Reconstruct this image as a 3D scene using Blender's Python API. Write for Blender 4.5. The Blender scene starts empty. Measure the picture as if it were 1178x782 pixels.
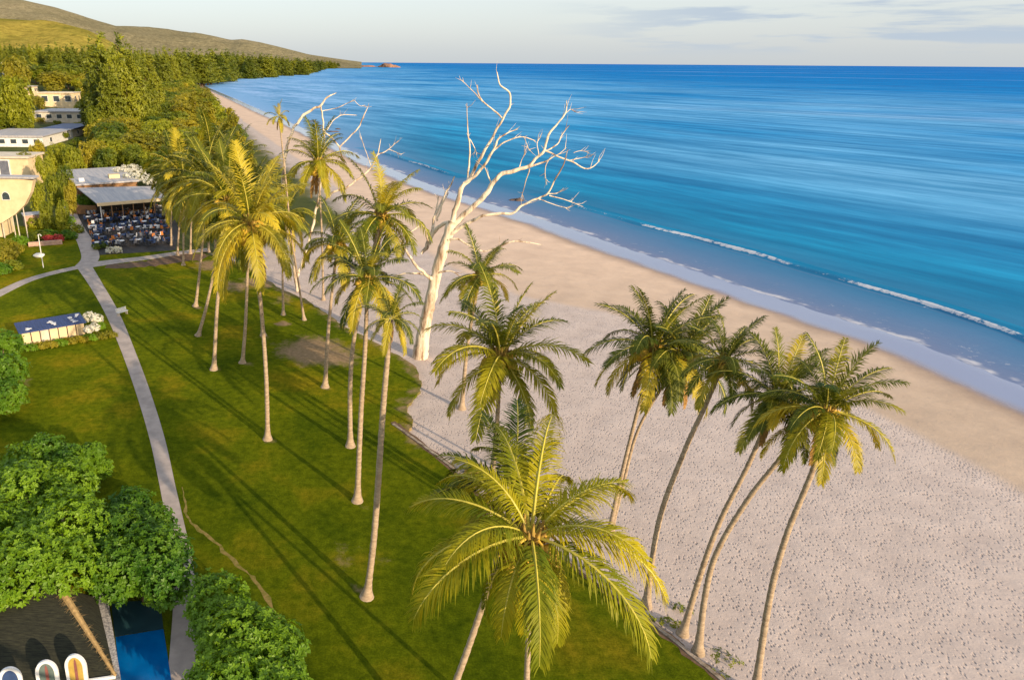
import bpy, math, random
import numpy as np
from mathutils import Vector, Matrix, noise
random.seed(7); np.random.seed(7)
R=math.radians
sc=bpy.context.scene; C=sc.collection
# ------------------------------------------------------------------ camera geometry
CX=400; F=796.0; PIT=R(21.87); ROL=math.atan(5/728); H=32.0
def ray(px,py):
    x=px-CX; y=-(py-391); c,s=math.cos(ROL),math.sin(ROL)
    x,y=(c*x-s*y)/F,(s*x+c*y)/F
    return Vector((x, math.cos(PIT)+y*math.sin(PIT), -math.sin(PIT)+y*math.cos(PIT)))
def G(px,py,z=0.0):
    d=ray(px,py); t=(z-H)/d.z
    return Vector((d.x*t,d.y*t,z))
def at(px,py,Y):
    d=ray(px,py); t=Y/d.y
    return Vector((d.x*t,Y,H+d.z*t))
cam=bpy.data.objects.new('camera',bpy.data.cameras.new('camera')); C.objects.link(cam)
o_=ray(CX,391); rx=(ray(CX+1,391)-o_).normalized(); up=(ray(CX,390)-o_).normalized()
M=Matrix((rx,up,-(o_.normalized()))).transposed().to_4x4(); M.translation=Vector((0,0,H)); cam.matrix_world=M
cam.data.sensor_width=36; cam.data.lens=36*F/1178; cam.data.shift_x=(589-CX)/1178; cam.data.clip_end=90000; cam.data.clip_start=.3
sc.camera=cam
# ------------------------------------------------------------------ materials
def newmat(n):
    m=bpy.data.materials.new(n); m.use_nodes=True; nt=m.node_tree
    return m,nt,nt.nodes['Principled BSDF']
def N(nt,t,**k):
    n=nt.nodes.new(t)
    for a,b in k.items():
        if a in ('inp',):
            for i,v in b.items(): n.inputs[i].default_value=v
        else: setattr(n,a,b)
    return n
def c4(c): return (c[0],c[1],c[2],1)
def noisefac(nt,scale,detail=4,rough=.6,coord='Object',stretch=None,rot=0):
    tc=N(nt,'ShaderNodeTexCoord'); v=tc.outputs[coord]
    if stretch or rot:
        mp=N(nt,'ShaderNodeMapping'); mp.inputs['Rotation'].default_value=(0,0,rot)
        if stretch: mp.inputs['Scale'].default_value=stretch
        nt.links.new(v,mp.inputs[0]); v=mp.outputs[0]
    n=N(nt,'ShaderNodeTexNoise',inp={'Scale':scale,'Detail':detail,'Roughness':rough})
    nt.links.new(v,n.inputs['Vector']); return n.outputs['Fac']
def ramp(nt,fac,stops,interp='LINEAR'):
    r=N(nt,'ShaderNodeValToRGB'); e=r.color_ramp.elements; r.color_ramp.interpolation=interp
    while len(e)<len(stops): e.new(.5)
    for el,(p,c) in zip(e,stops):
        el.position=p; el.color=c4(c) if isinstance(c,(tuple,list)) else (c,c,c,1)
    nt.links.new(fac,r.inputs[0]); return r.outputs[0]
def mix(nt,fac,a,b,mode='MIX'):
    m=N(nt,'ShaderNodeMix',data_type='RGBA',blend_type=mode)
    for i,s in ((0,fac),(6,a),(7,b)):
        if hasattr(s,'links'): nt.links.new(s,m.inputs[i])
        else: m.inputs[i].default_value=c4(s) if isinstance(s,(tuple,list)) else s
    return m.outputs[2]
def mth(nt,op,a,b=None,clamp=False):
    m=N(nt,'ShaderNodeMath',operation=op,use_clamp=clamp)
    for i,s in ((0,a),(1,b)):
        if s is None: continue
        if hasattr(s,'links'): nt.links.new(s,m.inputs[i])
        else: m.inputs[i].default_value=s
    return m.outputs[0]
def mapr(nt,v,a,b,c=0,d=1):
    m=N(nt,'ShaderNodeMapRange',interpolation_type='SMOOTHSTEP'); nt.links.new(v,m.inputs[0])
    for i,x in ((1,a),(2,b),(3,c),(4,d)): m.inputs[i].default_value=x
    return m.outputs[0]
def bump(nt,bs,h,st,dist,prev=None):
    b=N(nt,'ShaderNodeBump',inp={'Strength':st,'Distance':dist}); nt.links.new(h,b.inputs['Height'])
    if prev is not None: nt.links.new(prev,b.inputs['Normal'])
    if bs is not None: nt.links.new(b.outputs[0],bs.inputs['Normal'])
    return b.outputs[0]
def attr(nt,n): return N(nt,'ShaderNodeAttribute',attribute_name=n).outputs['Fac']
def simple(name,col,col2=None,rough=.8,scale=3,spec=.3,bst=0,bd=.02,stretch=None,detail=5,metal=0,lo=.35,hi=.65):
    m,nt,bs=newmat(name); col2=col2 or tuple(x*.75 for x in col)
    nt.links.new(ramp(nt,noisefac(nt,scale,detail,stretch=stretch),[(lo,col2),(hi,col)]),bs.inputs['Base Color'])
    bs.inputs['Roughness'].default_value=rough; bs.inputs['Specular IOR Level'].default_value=spec; bs.inputs['Metallic'].default_value=metal
    if bst: bump(nt,bs,noisefac(nt,scale*4,6,stretch=stretch),bst,bd)
    return m
def leafmat(name,a,b,trans=.35,tcol=None,scale=.6,spec=.35,rough=.5):
    m,nt,bs=newmat(name)
    oi=N(nt,'ShaderNodeObjectInfo'); nz=noisefac(nt,scale,3)
    f=mth(nt,'ADD',mth(nt,'MULTIPLY',nz,.75),mth(nt,'MULTIPLY',oi.outputs['Random'],.3))
    col=ramp(nt,f,[(.3,a),(.72,b)])
    nt.links.new(col,bs.inputs['Base Color']); bs.inputs['Roughness'].default_value=rough; bs.inputs['Specular IOR Level'].default_value=spec
    tr=N(nt,'ShaderNodeBsdfTranslucent')
    nt.links.new(mix(nt,1.0,col,tcol or (1.5,1.35,.5),'MULTIPLY'),tr.inputs[0])
    ms=N(nt,'ShaderNodeMixShader'); ms.inputs[0].default_value=trans
    nt.links.new(bs.outputs[0],ms.inputs[1]); nt.links.new(tr.outputs[0],ms.inputs[2])
    nt.links.new(ms.outputs[0],nt.nodes['Material Output'].inputs[0]); return m
MT={}
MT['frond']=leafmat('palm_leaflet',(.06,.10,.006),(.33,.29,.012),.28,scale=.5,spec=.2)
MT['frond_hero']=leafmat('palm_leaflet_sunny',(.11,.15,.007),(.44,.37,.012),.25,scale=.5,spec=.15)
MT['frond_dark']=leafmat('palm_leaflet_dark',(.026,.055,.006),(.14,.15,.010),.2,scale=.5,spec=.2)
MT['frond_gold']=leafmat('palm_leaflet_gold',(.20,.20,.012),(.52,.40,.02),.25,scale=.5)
MT['rachis']=simple('frond_stem',(.50,.42,.06),(.35,.32,.05),.5)
MT['deadfrond']=simple('dead_frond',(.42,.24,.07),(.22,.12,.04),.9,scale=4)
MT['coconut']=simple('coconut_husk',(.70,.42,.05),(.42,.30,.04),.5,scale=6)
MT['sheath']=simple('frond_sheath',(.50,.34,.07),(.24,.15,.05),.8,scale=5)
MT['trunk']=simple('palm_bark',(.44,.34,.235),(.27,.195,.13),.9,scale=2.2,bst=.5,bd=.05,stretch=(1,1,3.5))
MT['deadwood']=simple('bleached_wood',(.74,.62,.47),(.24,.15,.09),.85,scale=1.1,bst=.8,bd=.08,stretch=(1.3,1.3,.22),lo=.36,hi=.53)
MT['bark']=simple('tree_bark',(.22,.15,.09),(.12,.08,.05),.9)
MT['bush']=leafmat('broad_leaf',(.045,.13,.006),(.19,.32,.010),.3,scale=.45)
MT['bush_gold']=leafmat('broad_leaf_gold',(.15,.16,.01),(.36,.30,.02),.3)
MT['forest']=leafmat('coastal_foliage',(.06,.105,.007),(.34,.35,.015),.3,scale=.16)
MT['forest_gold']=leafmat('coastal_foliage_gold',(.17,.175,.012),(.42,.35,.02),.3,scale=.16)
MT['pine']=leafmat('pine_foliage',(.05,.085,.008),(.27,.28,.015),.25,scale=.12)
MT['red_leaf']=leafmat('red_flowers',(.30,.03,.03),(.55,.06,.06),.2,scale=3)
MT['white_flower']=leafmat('white_flowers',(.5,.5,.45),(.8,.78,.72),.2,scale=3)
MT['cream']=simple('cream_render',(.74,.58,.36),(.62,.47,.28),.85,scale=.6)
MT['cream2']=simple('pale_render',(.62,.55,.45),(.5,.43,.34),.85,scale=.6)
MT['white']=simple('white_paint',(.78,.77,.74),(.62,.61,.6),.6,scale=1.2)
MT['roofgrey']=simple('weathered_roof_sheet',(.45,.42,.42),(.30,.30,.33),.55,scale=.35,bst=.4,bd=.05,stretch=(6,.4,1))
MT['roofblue']=simple('blue_roof_sheet',(.035,.065,.20),(.02,.04,.13),.5,scale=1.2,bst=.3,bd=.04,stretch=(5,.6,1))
MT['concrete']=simple('path_concrete',(.47,.40,.37),(.29,.25,.235),.9,scale=.7,bst=.3,bd=.03,detail=9,lo=.3,hi=.7)
MT['kerbstone']=simple('weathered_kerb',(.40,.33,.27),(.16,.12,.08),.95,scale=2.2,bst=.5,bd=.04)
MT['slate']=simple('grey_stone',(.16,.17,.21),(.10,.11,.14),.8,scale=1)
MT['stone']=simple('pale_pebble_wall',(.62,.60,.60),(.25,.25,.28),.9,scale=7,bst=.6,bd=.04,detail=2)
MT['wood']=simple('timber',(.30,.17,.08),(.19,.10,.05),.75,scale=2,stretch=(1,1,6))
MT['thatch']=simple('old_thatch',(.05,.05,.03),(.018,.019,.014),.95,scale=2,bst=1,bd=.08,stretch=(1,8,1))
MT['straw']=simple('straw_ridge',(.52,.34,.14),(.30,.19,.08),.95,scale=5,bst=.8,bd=.05)
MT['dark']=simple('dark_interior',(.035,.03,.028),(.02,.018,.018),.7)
MT['black']=simple('black_frame',(.04,.04,.045),None,.5)
MT['glass']=simple('window_glass',(.06,.08,.10),(.03,.04,.05),.08,spec=.8)
MT['poolwater']=simple('pool_water',(.0,.13,.40),(.0,.09,.31),.12,scale=.7,spec=.4,bst=.1)
MT['poolshelf']=simple('pool_tile_teal',(.02,.06,.075),(.015,.045,.06),.4,scale=1)
MT['navy']=simple('navy_cloth',(.03,.06,.16),None,.8)
MT['clothw']=simple('white_cloth',(.75,.75,.76),(.6,.6,.63),.9,scale=4)
MT['orange']=simple('orange_cloth',(.65,.22,.05),None,.8)
MT['redc']=simple('red_cloth',(.26,.09,.08),None,.8)
MT['skin']=simple('skin',(.45,.26,.17),None,.6)
MT['hair']=simple('dark_hair',(.04,.025,.015),None,.6)
MT['yellow']=simple('yellow_panel',(.48,.33,.08),None,.4)
MT['green']=simple('green_panel',(.13,.17,.16),None,.4)
MT['pinkwall']=simple('pink_stone',(.55,.36,.28),(.4,.25,.2),.9,scale=2)
MT['rock']=simple('dark_rock',(.14,.09,.07),(.05,.04,.035),.8,scale=.5,bst=.8,bd=.2)
MT['redrock']=simple('red_rock',(.34,.18,.11),(.15,.09,.06),.9,scale=.02)
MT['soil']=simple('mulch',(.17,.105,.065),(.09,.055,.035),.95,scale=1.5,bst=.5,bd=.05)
MT['tan']=simple('worn_edge_soil',(.26,.18,.06),(.12,.12,.01),.95,scale=2.6)
def m_lawn():
    m,nt,bs=newmat('lawn_grass')
    a=ramp(nt,noisefac(nt,.10,6,.65),[(.35,(.062,.092,.003)),(.52,(.118,.142,.004)),(.70,(.24,.185,.008))])
    b=ramp(nt,noisefac(nt,1.6,5,.7),[(.25,(.55,.6,.5)),(.7,(1.3,1.25,1.2))])
    c=mix(nt,1.0,a,b,'MULTIPLY')
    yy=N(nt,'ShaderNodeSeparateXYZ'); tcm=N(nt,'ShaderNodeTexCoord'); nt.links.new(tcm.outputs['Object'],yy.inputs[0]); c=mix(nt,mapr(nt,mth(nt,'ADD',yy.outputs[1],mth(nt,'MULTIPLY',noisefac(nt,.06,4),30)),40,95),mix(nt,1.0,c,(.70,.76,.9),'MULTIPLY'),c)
    fine=ramp(nt,noisefac(nt,9,3,.7),[(.3,.68),(.7,1.3)]); c=mix(nt,1.0,c,fine,'MULTIPLY')
    v=attr(nt,'bare'); nz=noisefac(nt,.5,6,.7)
    f=mapr(nt,mth(nt,'ADD',v,mth(nt,'MULTIPLY',mth(nt,'SUBTRACT',nz,.5),1.3)),.40,.85)
    dirt=ramp(nt,noisefac(nt,2.5,5,.7),[(.3,(.20,.14,.075)),(.7,(.36,.25,.15))])
    nt.links.new(mix(nt,f,c,dirt),bs.inputs['Base Color'])
    bs.inputs['Roughness'].default_value=.95; bs.inputs['Specular IOR Level'].default_value=.02
    p=bump(nt,None,noisefac(nt,1.2,5,.7),.5,.12); bump(nt,bs,noisefac(nt,14,4,.8),.9,.05,p)
    return m
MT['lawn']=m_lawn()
def m_ground():
    m,nt,bs=newmat('beach_and_ground')
    sd=attr(nt,'inland'); foot=attr(nt,'foot'); veg=attr(nt,'veg')
    w=mth(nt,'MULTIPLY',mth(nt,'SUBTRACT',noisefac(nt,.12,5,.6),.5),6.0)
    sdn=mth(nt,'ADD',sd,w)
    dry=ramp(nt,noisefac(nt,.35,7,.7),[(.3,(.44,.365,.335)),(.7,(.56,.47,.43))])
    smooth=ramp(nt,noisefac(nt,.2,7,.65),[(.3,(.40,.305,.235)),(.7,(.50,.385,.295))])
    wet=(.25,.18,.145)
    ft=mapr(nt,mth(nt,'ADD',foot,mth(nt,'MULTIPLY',w,.35)),-.8,1.6)
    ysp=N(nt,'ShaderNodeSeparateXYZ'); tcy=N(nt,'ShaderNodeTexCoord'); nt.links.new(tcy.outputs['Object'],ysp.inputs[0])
    smooth=mix(nt,mapr(nt,ysp.outputs[1],50,140),smooth,mix(nt,1.0,smooth,(1.34,1.30,1.30),'MULTIPLY'))   # sand painted paler up the bay, for the brighter light there
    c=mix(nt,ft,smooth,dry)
    # pressed dimples of trampled sand
    vo=N(nt,'ShaderNodeTexVoronoi',feature='SMOOTH_F1',inp={'Scale':4.7,'Smoothness':.3,'Randomness':.72})
    tc=N(nt,'ShaderNodeTexCoord'); mp=N(nt,'ShaderNodeMapping'); mp.inputs['Scale'].default_value=(1,.62,1); mp.inputs['Rotation'].default_value=(0,0,-.6)
    nz=N(nt,'ShaderNodeTexNoise',inp={'Scale':.8,'Detail':3})
    nt.links.new(tc.outputs['Object'],nz.inputs['Vector']); wv=mix(nt,.16,tc.outputs['Object'],nz.outputs['Color'],'ADD')
    nt.links.new(wv,mp.inputs[0]); nt.links.new(mp.outputs[0],vo.inputs['Vector'])
    # pits painted darker and greyer, standing in for the shade inside them
    pit=mth(nt,'MULTIPLY',mapr(nt,vo.outputs['Distance'],.08,.46,1,0),ft)
    pit=mth(nt,'MULTIPLY',pit,ramp(nt,noisefac(nt,.9,4,.7),[(.3,.7),(.6,1.0)]))
    c=mix(nt,mth(nt,'MULTIPLY',pit,.62),c,(.23,.195,.20))
    c=mix(nt,mapr(nt,sdn,12,6),c,wet)
    film=mapr(nt,mth(nt,'ADD',sd,mth(nt,'MULTIPLY',w,.35)),9.0,5.2); c=mix(nt,film,c,(.19,.22,.37))  # lilac sky reflection of the wet film put into the base colour
    deb=mapr(nt,noisefac(nt,2.2,6,.8),.66,.72); deb=mth(nt,'MULTIPLY',deb,mapr(nt,noisefac(nt,.15,3),.5,.62))
    c=mix(nt,mth(nt,'MULTIPLY',deb,.5),c,(.13,.09,.06))
    soil=ramp(nt,noisefac(nt,.05,7,.7),[(.35,(.035,.05,.010)),(.55,(.075,.085,.016)),(.72,(.16,.13,.06))])
    vn=mapr(nt,mth(nt,'ADD',veg,mth(nt,'MULTIPLY',w,.6)),-2,2)
    c=mix(nt,vn,c,soil)
    nt.links.new(c,bs.inputs['Base Color'])
    wetf=mapr(nt,sdn,9,6)
    nt.links.new(mapr(nt,sdn,9,6,.9,.12),bs.inputs['Roughness'])
    nt.links.new(mapr(nt,sdn,9,6,.15,.7),bs.inputs['Specular IOR Level'])
    h=mth(nt,'MULTIPLY',mth(nt,'MULTIPLY',mapr(nt,vo.outputs['Distance'],.05,.42),ft),mth(nt,'SUBTRACT',1.0,vn))
    p=bump(nt,None,h,1.0,.065)
    h2=mth(nt,'MULTIPLY',noisefac(nt,5,6,.75),mth(nt,'SUBTRACT',1.0,wetf))
    p=bump(nt,None,h2,.55,.05,p)
    h3=mth(nt,'MULTIPLY',noisefac(nt,.35,4,.6),mth(nt,'SUBTRACT',1.0,wetf)); bump(nt,bs,h3,.5,.25,p)
    return m
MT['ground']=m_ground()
def m_sea():
    m,nt,bs=newmat('sea_water')
    sd=attr(nt,'offshore'); foam=attr(nt,'foam')
    w=mth(nt,'MULTIPLY',mth(nt,'SUBTRACT',noisefac(nt,.08,6,.65),.5),7.0)
    sdn=mth(nt,'ADD',sd,w)
    l=mth(nt,'LOGARITHM',mth(nt,'MAXIMUM',mth(nt,'ADD',sdn,8),1.0),10.0)   # 0.9 at the edge .. 4
    l=mth(nt,'DIVIDE',l,4.2)
    col=ramp(nt,l,[(.0,(.20,.20,.30)),(.22,(.14,.185,.32)),(.29,(.080,.175,.33)),(.345,(.022,.165,.33)),(.385,(.003,.18,.37)),(.45,(.000,.19,.42)),(.60,(.000,.19,.49)),(.80,(.000,.155,.48)),(1.0,(.000,.135,.48))])
    # wind streaks and the slack pale lanes between them
    def swell(scale,el,ang=32,detail=5,rough=.6):
        tc=N(nt,'ShaderNodeTexCoord'); mp=N(nt,'ShaderNodeMapping',vector_type='TEXTURE'); mp.inputs['Rotation'].default_value=(0,0,R(ang)); mp.inputs['Scale'].default_value=(1,el,1)
        n=N(nt,'ShaderNodeTexNoise',inp={'Scale':scale,'Detail':detail,'Roughness':rough}); nt.links.new(tc.outputs['Object'],mp.inputs[0]); nt.links.new(mp.outputs[0],n.inputs['Vector']); return n.outputs['Fac']
    mid=mth(nt,'MULTIPLY',mapr(nt,sd,30,150),mapr(nt,sd,1300,260))
    big=swell(.006,2.5,detail=3); far_s=swell(.0022,7,55,detail=7,rough=.65)
    r1=swell(.105,9,detail=3,rough=.5); r2=swell(.36,5,26,detail=4); r3=swell(.035,7,38,detail=5)
    c=mix(nt,mth(nt,'MULTIPLY',mth(nt,'MULTIPLY',mapr(nt,big,.30,.62),mid),.60),col,(.14,.42,.70))
    c=mix(nt,mth(nt,'MULTIPLY',mapr(nt,far_s,.55,.66),mth(nt,'MULTIPLY',mapr(nt,sd,150,500),.42)),c,(.28,.48,.72))
    c=mix(nt,mth(nt,'MULTIPLY',attr(nt,'bay'),.78),c,(.22,.43,.74))
    rip=mth(nt,'MULTIPLY',mapr(nt,sd,6,40),.85)
    c=mix(nt,rip,c,mix(nt,1.0,c,ramp(nt,r1,[(.36,(.55,.74,.80)),(.64,(1.6,1.26,1.18))]),'MULTIPLY'))
    c=mix(nt,rip,c,mix(nt,1.0,c,ramp(nt,r2,[(.36,(.80,.88,.90)),(.64,(1.3,1.13,1.1))]),'MULTIPLY'))
    c=mix(nt,rip,c,mix(nt,1.0,c,ramp(nt,r3,[(.36,(.74,.84,.88)),(.64,(1.3,1.14,1.1))]),'MULTIPLY'))
    fn=noisefac(nt,1.1,8,.75); fb=noisefac(nt,.25,3,.6)
    ff=mth(nt,'ADD',foam,mth(nt,'MULTIPLY',mth(nt,'SUBTRACT',fn,.5),1.5))
    ff=mapr(nt,ff,.52,.75)
    # lace left by the last waves, near the edge only
    edge=mth(nt,'MULTIPLY',mapr(nt,sdn,-.6,.4),mapr(nt,sdn,1.5,.5))
    patch=mapr(nt,fb,.44,.62); lace=mth(nt,'MULTIPLY',mth(nt,'MULTIPLY',mapr(nt,fn,.56,.66),mapr(nt,sdn,9,2)),patch)
    tot=mth(nt,'MAXIMUM',ff,mth(nt,'MAXIMUM',mth(nt,'MULTIPLY',mth(nt,'MULTIPLY',edge,patch),.75),mth(nt,'MULTIPLY',lace,.5)),True)
    c=mix(nt,mth(nt,'MULTIPLY',tot,.8),c,(.68,.66,.68))
    nt.links.new(c,bs.inputs['Base Color'])
    nt.links.new(mth(nt,'ADD',mth(nt,'MULTIPLY',tot,.5),.24),bs.inputs['Roughness'])
    bs.inputs['Specular IOR Level'].default_value=.0; bs.inputs['IOR'].default_value=1.33
    p=bump(nt,None,swell(.105,9,detail=3,rough=.5),.5,.9)
    p=bump(nt,None,swell(.45,3,28),.5,.26,p)
    p=bump(nt,bs,noisefac(nt,2.5,4,.7),.3,.06,p)
    gl=N(nt,'ShaderNodeBsdfGlossy'); gl.inputs['Roughness'].default_value=.12; nt.links.new(p,gl.inputs['Normal'])
    fr=N(nt,'ShaderNodeFresnel',inp={'IOR':1.33}); nt.links.new(p,fr.inputs['Normal'])
    fc=N(nt,'ShaderNodeMapRange'); nt.links.new(fr.outputs[0],fc.inputs[0]); fc.inputs[1].default_value=0; fc.inputs[2].default_value=.8; fc.inputs[3].default_value=.01; fc.inputs[4].default_value=.045
    ms=N(nt,'ShaderNodeMixShader'); nt.links.new(fc.outputs[0],ms.inputs[0]); nt.links.new(bs.outputs[0],ms.inputs[1]); nt.links.new(gl.outputs[0],ms.inputs[2]); nt.links.new(ms.outputs[0],nt.nodes['Material Output'].inputs[0])
    return m
MT['sea']=m_sea()
def m_hill(name,a,b,c_,sc1):
    m,nt,bs=newmat(name)
    c=ramp(nt,noisefac(nt,sc1,8,.68),[(.35,a),(.5,b),(.68,c_)])
    c=mix(nt,1.0,c,ramp(nt,noisefac(nt,.035,4,.8),[(.3,.6),(.7,1.35)]),'MULTIPLY')
    nt.links.new(c,bs.inputs['Base Color']); bs.inputs['Roughness'].default_value=1; bs.inputs['Specular IOR Level'].default_value=.0
    bump(nt,bs,noisefac(nt,.02,6,.7),1,18); return m
MT['hill']=m_hill('wooded_hill',(.19,.165,.095),(.235,.205,.12),(.29,.245,.15),.0016)
MT['hillg']=m_hill('green_hill',(.18,.17,.03),(.31,.25,.05),(.38,.29,.06),.004)
# ------------------------------------------------------------------ mesh helpers
def tag(o,label=None,cat=None,group=None,kind=None):
    for k,v in (('label',label),('category',cat),('group',group),('kind',kind)):
        if v: o[k]=v
    return o
def mesh(name,V,Fc,mat,smooth=False):
    me=bpy.data.meshes.new(name); me.from_pydata([tuple(v) for v in V],[],Fc)
    for m in (mat if isinstance(mat,(list,tuple)) else [mat]): me.materials.append(m)
    if smooth: me.polygons.foreach_set('use_smooth',[True]*len(me.polygons))
    me.update(); return me
def obj(name,me,parent=None,loc=None,rot=None,scale=None):
    o=bpy.data.objects.new(name,me); C.objects.link(o)
    if parent: o.parent=parent
    if loc is not None: o.location=loc
    if rot is not None: o.rotation_euler=rot
    if scale is not None: o.scale=scale if hasattr(scale,'__len__') else (scale,)*3
    return o
def empty(name,loc,rz=0): return obj(name,None,None,loc,(0,0,rz))
class MB:
    def __init__(s): s.V=[]; s.F=[]; s.mi=[]; s.m=0
    def add(s,V,Fc):
        n=len(s.V); s.V+= [Vector(v) for v in V]; s.F+=[tuple(i+n for i in f) for f in Fc]; s.mi+=[s.m]*len(Fc); return s
    def box(s,c,d,rz=0,ry=0):
        x,y,z=[k/2 for k in d]; m=Matrix.Translation(c)@Matrix.Rotation(rz,4,'Z')@Matrix.Rotation(ry,4,'Y')
        V=[m@Vector((a*x,b*y,e*z)) for a in(-1,1) for b in(-1,1) for e in(-1,1)]
        return s.add(V,[(0,1,3,2),(4,6,7,5),(0,4,5,1),(2,3,7,6),(0,2,6,4),(1,5,7,3)])
    def b(s,x0,x1,y0,y1,z0,z1): return s.box(((x0+x1)/2,(y0+y1)/2,(z0+z1)/2),(x1-x0,y1-y0,z1-z0))
    def tube(s,P,Rr,n=8,cap=True):
        P=[Vector(p) for p in P]; V=[]; Fc=[]
        for i,p in enumerate(P):
            t=(P[min(i+1,len(P)-1)]-P[max(i-1,0)]).normalized()
            a=t.cross(Vector((0,0,1)) if abs(t.z)<.9 else Vector((1,0,0))).normalized(); b=t.cross(a)
            if i and (a.dot(pa)<0): a,b=-a,-b
            # keep the frame from spinning
            if i: a=(pa-t*pa.dot(t)).normalized(); b=t.cross(a)
            pa=a; r=Rr[i] if hasattr(Rr,'__len__') else Rr
            V+=[p+a*(r*math.cos(2*math.pi*k/n))+b*(r*math.sin(2*math.pi*k/n)) for k in range(n)]
        for i in range(len(P)-1):
            for k in range(n): Fc.append((i*n+k,i*n+(k+1)%n,(i+1)*n+(k+1)%n,(i+1)*n+k))
        if cap: Fc.append(tuple(range(n))); Fc.append(tuple((len(P)-1)*n+k for k in reversed(range(n))))
        return s.add(V,Fc)
    def ball(s,c,r,nu=8,nv=6,jit=0):
        rr=r if hasattr(r,'__len__') else (r,r,r); V=[];Fc=[]
        for j in range(nv+1):
            th=math.pi*j/nv
            for i in range(nu):
                ph=2*math.pi*i/nu; k=1+random.uniform(-jit,jit)
                V.append((c[0]+rr[0]*k*math.sin(th)*math.cos(ph),c[1]+rr[1]*k*math.sin(th)*math.sin(ph),c[2]+rr[2]*k*math.cos(th)))
        for j in range(nv):
            for i in range(nu): Fc.append((j*nu+i,(j+1)*nu+i,(j+1)*nu+(i+1)%nu,j*nu+(i+1)%nu))
        return s.add(V,Fc)
    def me(s,name,mat,smooth=False):
        me=mesh(name,s.V,s.F,mat,smooth)
        if isinstance(mat,(list,tuple)) and len(mat)>1: me.polygons.foreach_set('material_index',s.mi)
        return me
    def build(s,name,mat,parent=None,smooth=False,loc=None,rot=None): return obj(name,s.me(name,mat,smooth),parent,loc,rot)
def catmull(P,n):
    P=[Vector(p) for p in P]; out=[]
    Q=[2*P[0]-P[1]]+P+[2*P[-1]-P[-2]]
    for i in range(1,len(Q)-2):
        a,b,c,d=Q[i-1:i+3]
        for k in range(n):
            t=k/n; out.append(.5*((2*b)+(c-a)*t+(2*a-5*b+4*c-d)*t*t+(3*b-a-3*c+d)*t**3))
    out.append(P[-1]); return out
# ------------------------------------------------------------------ shoreline and terrain
SEA=-1.6
surf_px=[(1167,440),(1130,424),(1044,389),(983,371),(880,338),(785,306),(717,284),(658,263),(602,245),(560,233),(520,221),(481,207),(440,190),(400,172),(350,148),(300,127),(270,113.5),(240,101),(228,95.5),(224,92),(226,88.5),(240,85.5),(270,82),(300,79.5),(330,76.3),(360,74.3),(398,72.6)]
SH=[G(x,y,SEA).xy for x,y in surf_px]
d0=(SH[0]-SH[2]).normalized()
SH=[SH[0]+d0*900+Vector((350,-200)),SH[0]+d0*300+Vector((30,0)),SH[0]+d0*60]+SH
tip=SH[-1]
SHP=np.array([tuple(p) for p in SH])
seaPoly=np.array([tuple(p) for p in SH]+[(tip.x-300,tip.y+900),(tip.x-9000,tip.y+1500),(-60000,20000),(-60000,90000),(90000,90000),(90000,-90000),(3000,-90000)])
foot_px=[(1500,745),(1178,568),(1112,532),(1055,500),(960,455),(880,424),(790,390),(700,362),(600,343),(520,310),(450,262),(400,225),(330,175),(280,140)]
FT=np.array([tuple(G(x,y,-.8).xy) for x,y in foot_px]); 
def segdist(P,L):
    best=np.full(len(P),1e18); side=np.zeros(len(P))
    for a,b in zip(L[:-1],L[1:]):
        ab=b-a; ap=P-a; t=np.clip((ap@ab)/(ab@ab),0,1); q=ap-t[:,None]*ab; d=(q**2).sum(1)
        m=d<best; best[m]=d[m]; side[m]=np.sign(ab[0]*ap[:,1]-ab[1]*ap[:,0])[m]
    return np.sqrt(best),side
def inpoly(P,L):
    r=np.zeros(len(P),bool); n=len(L)
    for i in range(n):
        (x1,y1),(x2,y2)=L[i],L[(i+1)%n]
        if y1==y2: continue
        c=((y1>P[:,1])!=(y2>P[:,1]))&(P[:,0]<(x2-x1)*(P[:,1]-y1)/(y2-y1)+x1); r^=c
    return r
def inland(P):
    P=np.asarray(P,float).reshape(-1,2); d,_=segdist(P,seaPoly[:len(SH)+4]); s=inpoly(P,seaPoly); return np.where(s,-d,d)
def sms(x): x=np.clip(x,0,1); return x*x*(3-2*x)
def land_z(P):
    P=np.asarray(P,float).reshape(-1,2); d=inland(P)
    z=np.interp(d,[-80,-5,0,6,16,28,60],[-8,-2.2,SEA,-1.32,-.75,-.3,-.3])
    z=z+24*sms((P[:,1]-230)/420)*sms((d-45)/230)
    z=z+30*sms((P[:,1]-900)/1200)*sms((d-40)/500)
    return z
def tz(x,y): return float(land_z([(x,y)])[0])
def hit(px,py):
    d=ray(px,py); lo=20.0; t=20.0
    ts=np.geomspace(20,9000,900); P=np.stack([d.x*ts,d.y*ts],1); zr=H+d.z*ts; b=np.nonzero(zr<land_z(P))[0]
    if len(b)==0: return G(px,py,0)
    t=ts[b[0]]; return Vector((d.x*t,d.y*t,float(land_z(P[b[0]:b[0]+1])[0])))
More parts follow.
